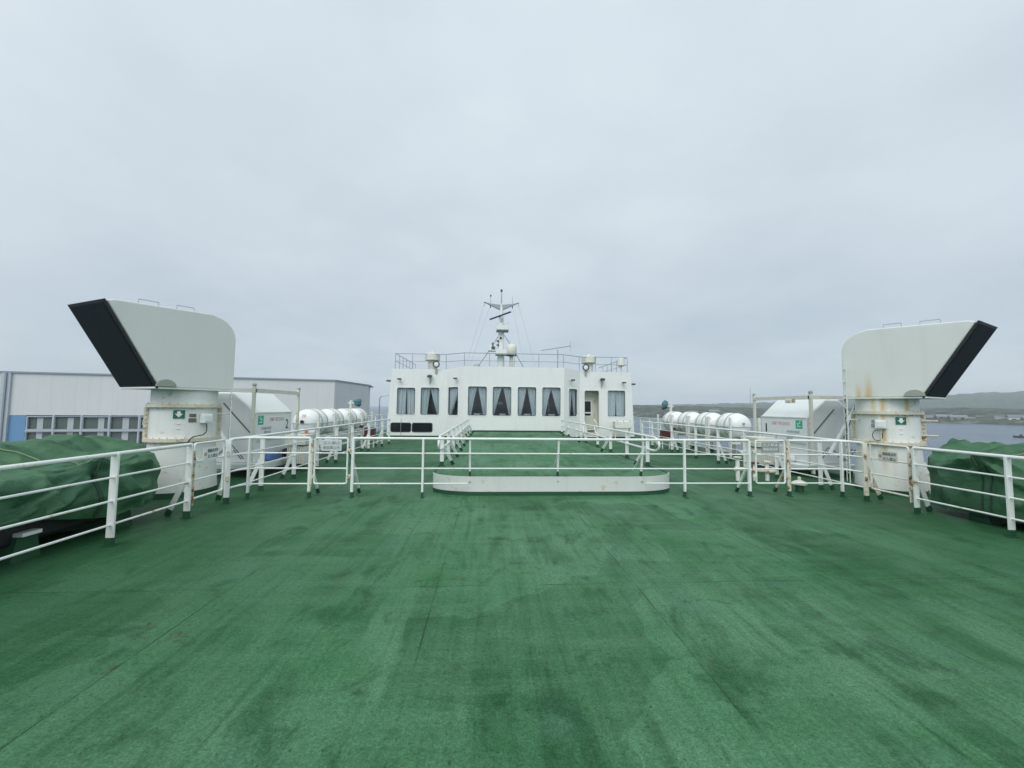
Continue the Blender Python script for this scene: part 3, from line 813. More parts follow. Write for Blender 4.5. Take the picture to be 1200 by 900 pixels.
        MB().tube([on(place(-9), 1.33, .07)[0], on(place(-9), 1.2, .08)[0], on(place(-9), 1.02, .1)[0]], .009, 6).build('cable', M['cream'], t)
    # toggle clips on the lower trunk, rust stained
    for dg, z in ((25, .66), (12, .40)) if s < 0 else ((-35, .45), (-40, .62)):
        c, x, d = on(place(dg), z)
        MB().tube([c+d*.02-xr*.06+up*.03, c+d*.05, c+d*.02+xr*.06-up*.04], .014, 6).build('toggle', M['rail_rust'], t)
        MB().tube([c, c+d*.06], .018, 6).build('toggle', M['rail_rust'], t)
    for dz in (1.20, 1.50) if s > 0 else ():
        c, x, d = on(place(82), dz)
        MB().tube([c, c+xr*.26], .02, 8).build('side_stub', M['flange'], t)
    # ladder on the inboard, forward side
    lc = T+Vector((-s*.72, .20, 0)); ld = Vector((.55*s, .83, 0))
    ht = 2.0 if s < 0 else 2.75
    lad = MB()
    for q in (-.13, .13): lad.bar(lc+ld*q+up*.15, lc+ld*q+up*ht, .045, .012, tuple(ld))
    lad = lad.build('ladder', M['trunk'], t)
    for k, (zz1, dx1) in enumerate(((1.62, -.05), (1.78, .05), (1.90, -.08), (1.30, .07), (.95, -.06))):
        MB().tube([lc+ld*dx1+up*zz1, lc+ld*(dx1+.10)+up*(zz1-.03)-n*0, lc+ld*(dx1+.12)+up*(zz1-.16)], .014, 6).build('clip', M['flange'] if k % 2 else M['rail_rust'], lad)
    MB().tube([lc+ld*.02+up*1.95, lc+ld*.06+up*1.6, lc+ld*.0+up*1.3, lc+ld*.05+up*1.0], .010, 6).build('cable', M['darkgrey'], lad, smooth=True)
    mb = MB()
    z = .35
    while z < ht-.1:
        mb.tube([lc+ld*-.13+up*z, lc+ld*.13+up*z], .010, 6); z += .28
    mb.build('rungs', M['flange'], lad)
    for z in (.8, 1.5): MB().tube([lc+up*z, T+(lc-T).normalized()*.50+up*z], .012, 6).build('ladder_stay', M['flange'], t)
    return t
ventilator(-1, 'large pale hooded ventilator on the left, its wide black mouth facing left')
ventilator(1, 'large pale hooded ventilator on the right with yellow rust streaks')

# ------------------------------------------------------------------ tarpaulin-covered gear
def tarp(s, label):
    x0 = s*6.16; x1 = s*7.85; ya, yb = 0.6, (6.05 if s < 0 else 6.30)
    t = thing('covered_equipment', (s*7.2, 3.6, 0), label, 'covered equipment')
    mat = M['tarp'] if s < 0 else M['tarp2']
    prof = [(0.02, .27), (.0, .50), (.03, .74), (.10, .90), (.26, .985), (.45, 1.10), (.62, 1.20), (.80, 1.17), (.95, 1.02), (1.0, .80), (1.0, .30)]
    if s > 0: prof = [(0.02, .12), (.0, .42), (.02, .70), (.06, .86), (.22, .96), (.42, 1.08), (.60, 1.17), (.78, 1.15), (.94, 1.02), (1.0, .80), (1.0, .25)]
    def pr(v):
        k = v*(len(prof)-1); i = min(int(k), len(prof)-2); f = k-i
        f = f*f*(3-2*f)*.4+f*.6
        return [p+(q-p)*f for p, q in zip(prof[i], prof[i+1])]
    off = 3.1 if s > 0 else 0
    rng = random.Random(11 if s < 0 else 23); creases = []
    for k in range(70):
        steep = rng.random() < .6
        creases.append((rng.uniform(3.2, 6.3), rng.uniform(.05, 1.9), rng.uniform(-.5, .5) if steep else rng.uniform(1.0, 2.1), rng.uniform(.18, .65), rng.uniform(.025, .075), rng.uniform(.010, .034)*(1 if rng.random() < .7 else -.8)))
    tie = 5.12 if s < 0 else 5.48
    for k in range(9):   # folds fanning out from where the strap pulls the cloth in
        creases.append((tie+rng.uniform(-.1, .1), .75+rng.uniform(-.1, .1), PI/2+rng.uniform(-1.1, 1.1), rng.uniform(.4, .8), .035, rng.uniform(.012, .03)))
    def crease(y, a):
        w = 0
        for (yc, ac, th, ln, wd, am) in creases:
            dy, da = y-yc, a-ac
            if abs(dy) > .9 or abs(da) > .9: continue
            t = dy*math.sin(th)+da*math.cos(th); d = dy*math.cos(th)-da*math.sin(th)+.10*math.sin(t*5)*wd*6
            if abs(t) < ln:
                d2 = d/(wd if d > 0 else wd*2.2)
                w += 2.3*am*math.exp(-d2*d2)*(1-(t/ln)**2)
        return w
    SKW = .95 if s < 0 else .35
    def f(u, v):
        y = ya+(yb+SKW*min(pr(v)[0], .75)-ya)*u
        a, z = pr(v)
        # rounded forward end
        e = min(1.0, (1-u)*(yb-ya)/.28); es = math.sin(max(0, e)*PI/2) if e < 1 else 1
        top = (z-.3)/.9
        if s < 0:
            hump = .05*math.exp(-((y-6.05)/.30)**2)-.06*math.exp(-((y-5.64)/.12)**2)+.03*math.exp(-((y-5.32)/.2)**2)-.10*max(0, min(1, (5.2-y)/1.0))-.20*max(0, min(1, (y-6.35)/.6))
        else:
            hump = .06*math.exp(-((y-5.6)/.4)**2)-.03*max(0, (y-5.9)/.4)-.03*math.exp(-((y-4.9)/.3)**2)+(.10*max(0, (y-6.05)/.25) if .05 < a < .5 else 0)
        z2 = z+hump*max(0, top)*(.5+.5*top)
        p = Vector((y*1.1+off, a*2.2, z*1.3))
        q1 = Vector((y*.9+z*1.1+off, a*2.6-z*.5, 3.3)); q2 = Vector((y*1.9-z*1.6+off, a*3+z, 8.1))
        rid = lambda q: (1-min(1, abs(mnoise.noise(q))*2.6))**2
        w = mnoise.noise(p*.8)*.06+.050*rid(q1*.62)+.022*rid(q2*.9)+mnoise.noise(p*2.6)*.014-.03+crease(y, v*2.6)
        fold = .018*math.sin(13*y+7*z+5*mnoise.noise(p*.9))*max(0, 1-abs(v-.18)/.25)
        xa = x0+(x1-x0)*(.5+(a-.5)*(.90+.10*es))-s*(w*.75+fold)*(1 if a < .3 else .3)
        za = z2+w*.7*(1 if v > .2 and v < .9 else .5)
        if v < .06: za = z2+(.0 if s > 0 else max(0, (5.3-y))*.17)+.03*math.sin(y*3.3+off)
        return Vector((xa, y-(.10*(1-es) if False else 0), za))
    mb = MB(); nu, nv = 330, 120
    mb.grid(nu, nv, f)
    # close the forward end with a hanging flap
    def end(u, v):
        p = f(1.0, u); c = Vector((s*7.0, yb+SKW*.45+.03, .62))
        k = v; q = p.lerp(c, k)
        q.y += .10*math.sin(min(1, k*1.6)*PI/2)+.03*mnoise.noise(Vector((q.x*3, q.z*3, off)))
        return q
    mb.grid(nv, 10, end)
    bmesh.ops.remove_doubles(mb.bm, verts=mb.bm.verts, dist=.004)
    cover = mb.build('canvas_cover', mat, t, smooth=True)
    # seam strap and lacing over the cloth
    for yy in ((5.12, ) if s < 0 else (5.48, 5.38)):
        u = (yy-ya)/(yb-ya); pts = [f(u, v*.22/20+.012)+Vector((-s*.008, 0, 0)) for v in range(21)]
        mb = MB()
        for p, q in zip(pts, pts[1:]): mb.bar(p, q, .05 if s < 0 else .02, .006, ALONG)
        mb.build('strap', M['tarp_dark'], t)
    pts = []
    for k in range(24):
        v = .24+.36*k/23; u = ((5.12 if s < 0 else 5.48)-.75*k/23*(1 if s < 0 else .3)-ya)/(yb-ya)
        pts.append(f(u, v)+Vector((-s*.006, 0, .012)))
    MB().tube(pts, .0065, 6).build('rope', M['rope'], t)
    # what it stands on
    MB().box2((s*6.35, ya+.2, .16), (s*7.7, yb-.2, .6)).build('covered_body', M['black'], t, bevel=.05)
    for yy in (1.6, 3.2, 4.55, 5.65):
        MB().prism([(-.14, 0), (.14, 0), (.09, .26), (-.09, .26)], lambda p, q: Vector((s*6.30, yy+p, q)), lambda p, q: Vector((s*7.7, yy+p, q))).build('cradle_block', M['foot'], t)
        MB().box2((s*6.25, yy-.09, .262), (s*6.36, yy+.09, .30)).build('cradle_pad', M['rail'], t)
    return t
M['tarp_dark'] = plain('dark_canvas_strap', (.022, .06, .038), .8); M['rope'] = plain('pale_rope', (.24, .30, .17), .9)
tarp(-1, 'roped dark green tarpaulin over equipment on the left')
tarp(1, 'dark green tarpaulin over equipment on the right with sea behind')

# ------------------------------------------------------------------ evacuation chute boxes and their frames
def chute(s, label, num):
    ya, yb = 9.53, 11.2; xi = 6.88
    t = thing('evacuation_chute_box', (s*7.4, 10.3, 0), label, 'chute box')
    prof = [(xi, .30), (xi, 1.50), (7.40, 1.98), (7.78, 1.98), (8.08, 1.66), (8.08, .30)]
    sh = MB().prism(prof, lambda p, q: Vector((s*p, ya, q)), lambda p, q: Vector((s*p, yb, q))).build('shell', M['box'], t, bevel=.025)
    MB().prism([(p*.0+7.48+(p-7.48)*.965, .3+(q-.3)*.965+.02) for p, q in prof], lambda p, q: Vector((s*p, ya-.001, q)), lambda p, q: Vector((s*p, ya-.02, q))).build('end_panel', M['box_side'], t, bevel=.008)
    MB().box2((s*(xi-.02), ya, 1.475), (s*(xi-.001), yb, 1.50)).build('lid_lip', M['cream'], t)
    MB().box2((s*(xi-.03), ya+.02, .82), (s*(xi-.001), yb-.02, .86)).build('belt', M['box_side'], t)
    # end panel straps
    MB().bar((s*7.62, ya-.03, 1.72), (s*6.98, ya-.03, 1.02), .022, .012, ACR).build('strap', M['darkgrey'], t)
    y_r = -1 if s > 0 else 1
    # markings on the inboard face; text runs to the right in the picture
    fx = s*(xi-.002); xd = (0, -s, 0); up = (0, 0, 1)
    xd = (0, 1, 0) if s < 0 else (0, -1, 0)
    lettering(num, M['ink'], t, (fx, 10.98 if s > 0 else 10.95, 1.16), xd, up, .36, 'number', width=.05 if num == '1' else .13)
    lettering('DBE TECHOS', M['pink_red'], t, (fx, 10.42 if s > 0 else 10.45, 1.31), xd, up, .13, 'marking', width=.66)
    for i, z in enumerate((1.10, 1.0, .92)):
        lettering(['非常脱出装置', '取扱注意', '使用法'][i], M['faint_ink'], t, (fx, 9.98+.06*i, z), xd, up, .075, 'marking')
    sg = MB().box2((s*(xi-.006), 9.66 if s > 0 else 9.62, 1.20), (fx, 9.88 if s > 0 else 9.84, 1.42)).build('evacuation_sign', M['mint'], t)
    mb = MB(); yc = 9.77 if s > 0 else 9.73
    mb.box((s*(xi-.008), yc, 1.34), (.004, .09, .022)); mb.box((s*(xi-.008), yc+.03, 1.30), (.004, .02, .08)); mb.box((s*(xi-.008), yc-.01, 1.26), (.004, .12, .018)); mb.ball((s*(xi-.008), yc-.04, 1.38), .016, 8)
    mb.build('figure_symbol', M['signwhite'], sg)
    # boat shaped launching tray under it
    tray = [(9.2, .34), (9.25, .20), (9.6, .14), (11.2, .14), (11.75, .26), (11.95, .40), (11.7, .36), (11.2, .30), (9.5, .30)]
    MB().prism(tray, lambda p, q: Vector((s*6.62, p, q)), lambda p, q: Vector((s*8.15, p, q))).build('launching_tray', M['raft'], t, bevel=.02)
    for (x, y) in ((6.75, 9.5), (6.75, 11.3), (7.95, 9.5), (7.95, 11.3)): MB().box2((s*(x-.06), y-.06, 0), (s*(x+.06), y+.06, .15)).build('leg', M['foot'], t)
    MB().box((s*6.78, 10.15, .40), (.16, .55, .18)).build('bag', M['blue'] if s < 0 else M['raft'], t, bevel=.05)
    MB().ball((s*6.76, 10.85, .42), .13, 12, (1, 1.9, .9)).build('hose_coil', M['black'], t, smooth=True)
    for k, yy in enumerate((9.42, 9.34)):
        MB().tube([(s*7.05, yy, .42), (s*7.3, yy-.05, .75), (s*7.75, yy, .40), (s*8.0, yy, .7)], .012, 6).build('hose', M['darkgrey'], t, smooth=True)
    # lifting frame
    g = thing('lifting_frame', (s*7.4, 10.3, 0), 'cream pipe frame over the chute box beside the left ventilator' if s < 0 else 'cream pipe frame with a rusty clamp over the chute box beside the right ventilator', 'frame')
    for (x, y) in ((6.80, 9.28), (6.80, 11.36)):
        MB().bar((s*x, y, .1), (s*x, y, 2.12), .078, .055, ALONG).build('post', M['cream'], g, bevel=.006)
        MB().bar((s*x, y, 0), (s*x, y, .1), .10, .066, ALONG).build('painted_foot', M['foot'], g)
        MB().ball((s*x, y, 2.15), .05, 10).build('cap', M['grey_paint'], g)
    for (x, y) in ((8.12, 9.28), (8.12, 11.36)):
        MB().bar((s*x, y, 0), (s*x, y, 2.05), .09, .06, ALONG).build('post', M['cream'], g)
    MB().bar((s*6.80, 9.28, 2.02), (s*6.80, 11.36, 2.02), .08, .09, ACR).build('beam', M['cream'], g)
    MB().bar((s*6.76, 9.28, 2.02), (s*8.2, 9.28, 2.02), .08, .08, ALONG).build('beam', M['cream'], g)
    if s > 0: MB().box((s*6.80, 9.95, 1.93), (.14, .22, .10)).build('clamp', M['rail_rust'], g, bevel=.02)
    # diagonal brace with a lashing
    MB().tube([(s*8.05, 9.22, 1.95), (s*7.2, 9.22, .62)], .045, 8).build('stay', M['raft'], g)
    MB().tube([(s*7.9, 9.16, 1.96), (s*7.72, 9.12, 1.5), (s*7.5, 9.14, 1.0)], .014, 6).build('lashing', M['darkgrey'], g)
chute(-1, 'white sloping evacuation chute box marked with a large figure two, near the left ventilator', '2')
chute(1, 'white sloping evacuation chute box marked with a single stroke, near the rust streaked ventilator', '1')

# ------------------------------------------------------------------ raft canisters
RX, RR = 7.12, .435
def canister(s, y, label):
    t = thing('raft_canister', (s*RX, y, 1.12), label, 'raft canister', 'white raft canisters on both sides of the deck')
    C = Vector((s*RX, y, 1.12)); L = .25
    pr = [(.004, -L-.34)]
    for k in range(1, 10):
        a = k/10*PI/2; pr.append((RR*math.sin(a)**.9, -L-.34*math.cos(a)))
    pr += [(RR, -L), (RR+.0, -.12), (RR+.012, -.11), (RR+.012, .11), (RR, .12), (RR, L)]
    pr += [(r, -h) for r, h in reversed(pr[:10])]
    MB().lathe(pr, C, 36, 'y').build('shell', M['raft'], t, smooth=True)
    # horizontal seam flange round the shell
    out = []; 
    for k in range(48):
        a = 2*PI*k/48; r = RR+.018
        ex, ey = math.cos(a), math.sin(a)
        px = (abs(ex)**.8)*math.copysign(r, ex); py = math.copysign(L+.35*abs(ey)**.9, ey) if abs(ey) > .02 else 0
        if abs(ey) <= .75 and False: pass
        out.append(C+Vector((px, py, -.01)))
    out = []
    for k in range(13): a = PI*k/12; out.append(C+Vector((math.cos(a)*(RR+.012), L+.352*math.sin(a), -.01)))
    for k in range(13): a = PI+PI*k/12; out.append(C+Vector((math.cos(a)*(RR+.012), -L+.352*math.sin(a), -.01)))
    MB().tube(out, .013, 6, closed=True).build('seam', M['raft_grey'], t)
    for dy in (-.20, .20):
        MB().lathe([(RR+.002, dy-.03), (RR+.016, dy-.03), (RR+.016, dy+.03), (RR+.002, dy+.03)], C, 36, 'y').build('band', M['grey_band'], t, smooth=True)
    return t
M['raft_grey'] = plain('raft_seam', (.50, .53, .52)); M['grey_band'] = plain('raft_band', (.46, .47, .42), .6)
def cradle(s, y, label):
    t = thing('raft_cradle', (s*RX, y, 0), label, 'cradle', 'cradles under the raft canisters')
    for dy in (-.63, .63):
        for dx in (-.50, .50):
            p = MB().bar((s*(RX+dx), y+dy, .1), (s*(RX+dx), y+dy, 1.42), .075, .05, ALONG).build('post', M['white_rust'], t)
            MB().bar((s*(RX+dx), y+dy, 0), (s*(RX+dx), y+dy, .1), .08, .055, ALONG).build('painted_foot', M['foot'], p)
        MB().bar((s*(RX-.50), y+dy, .58), (s*(RX+.50), y+dy, .58), .08, .06, ALONG).build('cross_bar', M['white_rust'], t)
    for dx in (-.26, .26):
        MB().bar((s*(RX+dx), y-.60, .685), (s*(RX+dx), y+.60, .685), .10, .07, ACR).build('saddle', M['white_rust'], t)
    MB().bar((s*(RX-.50), y-.6, .30), (s*(RX-.50), y+.6, .30), .05, .05, ACR).build('side_bar', M['white_rust'], t)
    MB().tube([(s*(RX-.47), y+.60, 1.40), (s*(RX-.47), y+.52, 1.32)], .012, 6).build('hook', M['rail_rust'], t)
    return t
cl = {-1: ['nearest left raft canister with red 20 and a black plug', 'second left raft canister, just behind the one marked 20', 'third left raft canister, between the second and the last', 'farthest left raft canister, next to the teal covered davit'],
      1: ['nearest right raft canister with a plain domed end', 'second right raft canister, just behind the nearest dome', 'third right raft canister, between the second and the last', 'farthest right raft canister, next to the dark red hose box']}
for s in (-1, 1):
    first = None; fc = None
    side = 'left' if s < 0 else 'right'
    for i in range(4):
        y = 12.93+1.40*i
        canister(s, y, cl[s][i])
        cradle(s, y, ['white rack cradle under the nearest %s raft canister', 'white rack cradle under the second %s raft canister', 'white rack cradle under the third %s raft canister', 'white rack cradle under the farthest %s raft canister'][i] % side)
# the marks on the near left canister
c20 = [o for o in COL.objects if o.get('label', '').startswith('nearest left raft')][0]
lettering('20', M['pink_red'], c20, (-RX+.02, 12.93-.56, 1.12+.23), (1, 0, -.0), (0, .50, .86), .14, 'marking')
MB().tube([(-RX, 12.93-.65, 1.14+.03), (-RX, 12.93-.54, 1.16)], .05, 12).build('plug', M['black'], c20)
cR = [o for o in COL.objects if o.get('label', '').startswith('nearest right raft')][0]
MB().tube([(RX-.02, 12.93-.64, 1.22), (RX-.02, 12.93-.53, 1.22)], .035, 12).build('plug', M['grey_paint'], cR)

# davits with teal covered winches, hose boxes, lockers, mushroom vents
for s in (-1, 1):
    side = 'left' if s < 0 else 'right'
    x, y = s*8.42, 20.2
    t = thing('davit', (x, y, 0), 'white davit with a teal covered winch behind the %s rafts' % side, 'davit')
    MB().tube([(x, y, 0), (x, y, 1.95)], .09, 12, r2=.075).build('post', M['white_rust'], t, smooth=True)
    MB().bar((x+s*.15, y, 1.80), (x-s*.5, y, 1.82), .10, .08, (0, 1, 0)).build('arm', M['white_rust'], t, bevel=.02)
    q = Vector((x-s*.36, y-.05, 1.86))
    mb = MB(); mb.ball(q, .19, 14, (1.0, .9, 1.0))
    for v in mb.bm.verts: v.co += (v.co-q)*(mnoise.noise(v.co*5)*.7+mnoise.noise(v.co*11)*.3)
    mb.build('winch_cover', M['teal'], t, smooth=True)
    x, y = s*6.12, 15.9
    t = thing('hose_box', (x, y, 0), 'dark red fire hose box on legs by the %s walkway railing' % side, 'hose box')
    MB().box((x, y, .60), (.40, .26, .42)).build('cabinet', M['hosered'], t, bevel=.02)
    MB().box((x, y-.135, .60), (.33, .01, .35)).build('door', M['hosered'], t, bevel=.004)
    for dx in (-.15, .15): MB().bar((x+dx, y, 0), (x+dx, y, .39), .05, .03, ALONG).build('leg', M['white_rust'], t)
    MB().tube([(x+s*.35, y+.1, 0), (x+s*.35, y+.1, .95)], .045, 10).build('hydrant_pipe', M['white_rust'], t)
    MB().tube([(x+s*.35, y-.08, .85), (x+s*.35, y+.1, .85)], .055, 10).build('hydrant_valve', M['hosered'], t)
    # locker
    x, y = s*6.22, 10.45
    t = thing('deck_locker', (x, y, 0), 'low white locker with slatted sides near the chute box on the %s' % side, 'locker')
    MB().box((x, y, .80), (.52, .75, .26)).build('lid', M['cream'], t, bevel=.02)
    body = MB().box((x, y, .42), (.42, .62, .44)).build('body', M['white_rust'], t)
    mb = MB()
    for k in range(8): mb.box((x-.19+k*.054, y-.32, .42), (.022, .03, .42))
    mb.build('slats', M['cream'], t)
    for dx in (-.17, .17):
        for dy in (-.25, .25): MB().bar((x+dx, y+dy, 0), (x+dx, y+dy, .21), .06, .06, ALONG).build('leg', M['foot'], t)
    if s < 0:
        MB().box((x+.05, y+.2, 1.0), (.42, .14, .10)).build('light_bracket', M['signwhite'], t, bevel=.02)
        MB().ball((x+.05, y+.1, .99), .045, 8).build('marker_light', M['orange'], t)
x, y = 5.15, 7.75
t = thing('mushroom_vent', (x, y, 0), 'small white mushroom vent standing on the deck near the right gate', 'vent')
MB().lathe([(.075, 0), (.075, .16), (.06, .16)], (x, y, 0), 16).build('stem', M['foot'], t, smooth=True)
MB().lathe([(.05, .14), (.13, .15), (.135, .19), (.08, .22), (.03, .24), (.03, .30), (.004, .31)], (x, y, 0), 20).build('cap', M['cream'], t, smooth=True)
# rusty low pipe rack on the right behind the front gate
t = thing('pipe_rack', (5.05, 8.9, 0), 'low rust stained pipe with valves on the right behind the gate', 'pipe')
MB().tube([(4.55, 8.95, .28), (5.5, 8.9, .22)], .05, 10).build('pipe', M['rail_rust'], t, smooth=True)
for xx, zz in ((4.62, .55), (5.05, .42), (5.35, .45)):
    MB().tube([(xx, 8.95, .0), (xx, 8.95, zz)], .045, 10).build('valve_stem', M['white_rust'], t, smooth=True)
    MB().lathe([(.02, zz-.02), (.09, zz-.015), (.09, zz+.015), (.02, zz+.02)], (xx, 8.95, 0), 16).build('valve_wheel', M['rail_rust'] if xx != 5.05 else M['hosered'], t)

# ------------------------------------------------------------------ wheelhouse
WH = thing('wheelhouse', (0, 21.6, 0), 'white wheelhouse with a row of curtained windows at the forward end', 'wheelhouse')
def rrect(x0, z0, x1, z1, r, k=4):
    pts = []
    for cx, cz, a0 in ((x1-r, z1-r, 0), (x0+r, z1-r, 90), (x0+r, z0+r, 180), (x1-r, z0+r, 270)):
        for i in range(k+1):
            a = R(a0+90*i/k); pts.append((cx+r*math.cos(a), cz+r*math.sin(a)))
    return pts
def wall_strip(P0, P1, z0, z1a, z1b, holes, name='wall', slant=None, thick=.08, mat=None):
    """wall from P0 to P1 (seen from the photographer left to right), rectangular openings in (u,z), top runs z1a..z1b"""
    P0, P1 = Vector(P0+(0,)), Vector(P1+(0,)); L = (P1-P0).length; d = (P1-P0)/L; n = Vector((d.y, -d.x, 0))
    us = sorted(set([0, L]+[h[0] for h in holes]+[h[2] for h in holes])); top = min(z1a, z1b)
    zs = sorted(set([z0, top]+[h[1] for h in holes]+[h[3] for h in holes]))
    def pos(u, z, off):
        zz = z if z < top-1e-6 else z1a+(z1b-z1a)*u/L
        p = P0+d*u-n*off; p.z = zz
        if slant: p = slant(p, u, L)
        return p
    mb = MB()
    cell = lambda u, z: not any(h[0] < u < h[2] and h[1] < z < h[3] for h in holes)
    for i in range(len(us)-1):
        for j in range(len(zs)-1):
            if not cell((us[i]+us[i+1])/2, (zs[j]+zs[j+1])/2): continue
            for off in (0, thick):
                mb.bm.faces.new([mb.bm.verts.new(pos(u, z, off)) for u, z in ((us[i], zs[j]), (us[i+1], zs[j]), (us[i+1], zs[j+1]), (us[i], zs[j+1]))])
    for h in holes:
        q = [(h[0], h[1]), (h[2], h[1]), (h[2], h[3]), (h[0], h[3])]
        for k in range(4):
            a, b = q[k], q[(k+1) % 4]
            mb.bm.faces.new([mb.bm.verts.new(pos(*a, 0)), mb.bm.verts.new(pos(*b, 0)), mb.bm.verts.new(pos(*b, thick)), mb.bm.verts.new(pos(*a, thick))])
    for a, b in (((0, z0), (0, top)), ((L, z0), (L, top)), ((0, top), (L, top)), ((0, z0), (L, z0))):
        mb.bm.faces.new([mb.bm.verts.new(pos(*a, 0)), mb.bm.verts.new(pos(*b, 0)), mb.bm.verts.new(pos(*b, thick)), mb.bm.verts.new(pos(*a, thick))])
    bmesh.ops.remove_doubles(mb.bm, verts=mb.bm.verts, dist=.0005)
    mb.build(name, mat or M['wall'], WH)
    return P0, d, n
def window(P0, d, n, u0, z0, u1, z1, style, seed):
    f = lambda a, b, o: P0+d*a+n*o+Vector((0, 0, b))
    r = .09
    fr = MB().ring_prism(rrect(u0-.035, z0-.035, u1+.035, z1+.035, r+.02), rrect(u0+.012, z0+.012, u1-.012, z1-.012, r), lambda a, b: f(a, b, .014), lambda a, b: f(a, b, -.085)).build('window', M['white'], WH)
    MB().prism([(u0-.001, z0-.001), (u1+.001, z0-.001), (u1+.001, z1+.001), (u0-.001, z1+.001)], lambda a, b: f(a, b, -.045), lambda a, b: f(a, b, -.052)).build('pane', M['glass'], fr)
    MB().ring_prism(rrect(u0+.012, z0+.012, u1-.012, z1-.012, r), rrect(u0+.034, z0+.034, u1-.034, z1-.034, r-.015), lambda a, b: f(a, b, -.030), lambda a, b: f(a, b, -.044)).build('gasket', M['darkgrey'], fr)
    rng = random.Random(seed); W = u1-u0; H = z1-z0
    for side in (0, 1):
        if style == 'left' and side == 1: continue
        full = style == 'closed'
        topw = .50 if style != 'left' else .92
        botw = .05+.13*rng.random() if not full else .46; topw = topw+.06*(rng.random()-.4)
        if style == 'half': botw = (.34 if side == 0 else .10)
        ph = rng.random()*6
        def g(u, v):
            z = z1+.02-(H+.06)*v
            wdt = W*(topw+(botw-topw)*(v**(.75+.5*((seed*7+side*3) % 5)/5 if not full else 1.0)))
            x = wdt*u
            a = u0+x if side == 0 else u1-x
            o = -.15-.035*math.sin(u*PI*9+ph+1.5*v)-.02*math.sin(u*PI*4+ph*2)
            return f(a, z, o-.03*side)
        MB().grid(40, 14, g).build('curtain', M['curtain'], fr, smooth=True, solid=.004)
ZW0, ZW1 = 1.20, 2.76
TW, TC = 3.74, 3.87
slL = lambda p, u, L: Vector((p.x+(.19*(p.z/TW) if u < 1e-6 else 0), p.y, p.z))
slR = lambda p, u, L: Vector((p.x-(.19*(p.z/TW) if u > L-1e-6 else 0), p.y, p.z))
# left wing
H1 = [(.50, ZW0, 1.52, ZW1-.05), (1.80, ZW0, 2.84, ZW1-.03), (.24, .28, 1.30, .74), (1.40, .28, 2.47, .74)]
P0, d, n = wall_strip((-6.96, 21.6), (-3.80, 21.6), 0, TW, TW+.02, H1, slant=slL)
window(P0, d, n, *H1[0], 'closed', 3); window(P0, d, n, *H1[1], 'half', 5)
for h in H1[2:]:
    f = lambda a, b, o: P0+d*a+n*o+Vector((0, 0, b))
    p = MB().ring_prism(rrect(h[0]-.03, h[1]-.03, h[2]+.03, h[3]+.03, .1), rrect(h[0]+.03, h[1]+.03, h[2]-.03, h[3]-.03, .07), lambda a, b: f(a, b, .02), lambda a, b: f(a, b, -.03)).build('low_window', M['black'], WH)
    MB().prism(rrect(h[0]-.0, h[1]-.0, h[2]+.0, h[3]+.0, .05), lambda a, b: f(a, b, -.01), lambda a, b: f(a, b, -.02)).build('pane', M['darkglass'], p)
# left angled
LA = Vector((2.75-3.80, 20.8-21.6)).length
HA = [(.22, ZW0, .98, ZW1)]
P0, d, n = wall_strip((-3.80, 21.6), (-2.75, 20.8), 0, TW+.02, TC, HA)
window(P0, d, n, *HA[0], 'left', 7)
# centre
HC = [(2.75+xc-.515, ZW0, 2.75+xc+.515, ZW1+.03) for xc in (-1.985, -.655, .70, 2.04)]
P0, d, n = wall_strip((-2.75, 20.8), (2.75, 20.8), .36, TC, TC, HC)
for i, h in enumerate(HC): window(P0, d, n, *h, 'open', 20+i)
# right angled
HB = [(LAx, ZW0, LAx+.74, ZW1-.02) for LAx in (.36,)]
P0, d, n = wall_strip((2.75, 20.8), (3.80, 21.6), 0, TC, TW+.02, HB)
window(P0, d, n, *HB[0], 'half', 31)
# right wing with the door
HR = [(.24, .16, 1.14, 2.70), (1.60, ZW0+.0, 2.64, ZW1-.06)]
P0, d, n = wall_strip((3.80, 21.6), (6.96, 21.6), 0, TW+.02, TW, HR, slant=slR)
window(P0, d, n, *HR[1], 'closed', 41)
f = lambda a, b, o: P0+d*a+n*o+Vector((0, 0, b))
MB().ring_prism(rrect(.20, .12, 1.18, 2.74, .12), rrect(.27, .19, 1.11, 2.67, .10), lambda a, b: f(a, b, .016), lambda a, b: f(a, b, -.08)).build('door_frame', M['white'], WH)
mb = MB()
for bx in (((.14, .16), (.24, 2.72)), ((1.14, .16), (1.24, 2.72))): mb.prism([(bx[0][0], .14), (bx[1][0], .14), (bx[1][0], 2.72), (bx[0][0], 2.72)], lambda a, b: f(a, b, -.085), lambda a, b: f(a, b, -.60))
mb.prism([(.14, 2.70), (1.24, 2.70), (1.24, 2.80), (.14, 2.80)], lambda a, b: f(a, b, -.085), lambda a, b: f(a, b, -.60))
mb.prism([(.14, .10), (1.24, .10), (1.24, .16), (.14, .16)], lambda a, b: f(a, b, -.085), lambda a, b: f(a, b, -.60))
mb.build('door_recess', M['door'], WH)
MB().prism([(.14, .1), (1.24, .1), (1.24, 2.8), (.14, 2.8)], lambda a, b: f(a, b, -.60), lambda a, b: f(a, b, -.64)).build('recess_back', M['door'], WH)
dr = MB().prism([(.24, .18), (.98, .18), (.98, 2.30), (.24, 2.30)], lambda a, b: f(a, b, -.55), lambda a, b: f(a, b, -.595)).build('door', M['door'], WH, bevel=.01)
MB().prism(rrect(.40, 1.22, .78, 2.08, .06), lambda a, b: f(a, b, -.53), lambda a, b: f(a, b, -.548)).build('pane', M['darkglass'], dr)
MB().ring_prism(rrect(.36, 1.18, .82, 2.12, .09), rrect(.41, 1.23, .77, 2.07, .06), lambda a, b: f(a, b, -.515), lambda a, b: f(a, b, -.549)).build('window_frame', M['white'], dr)
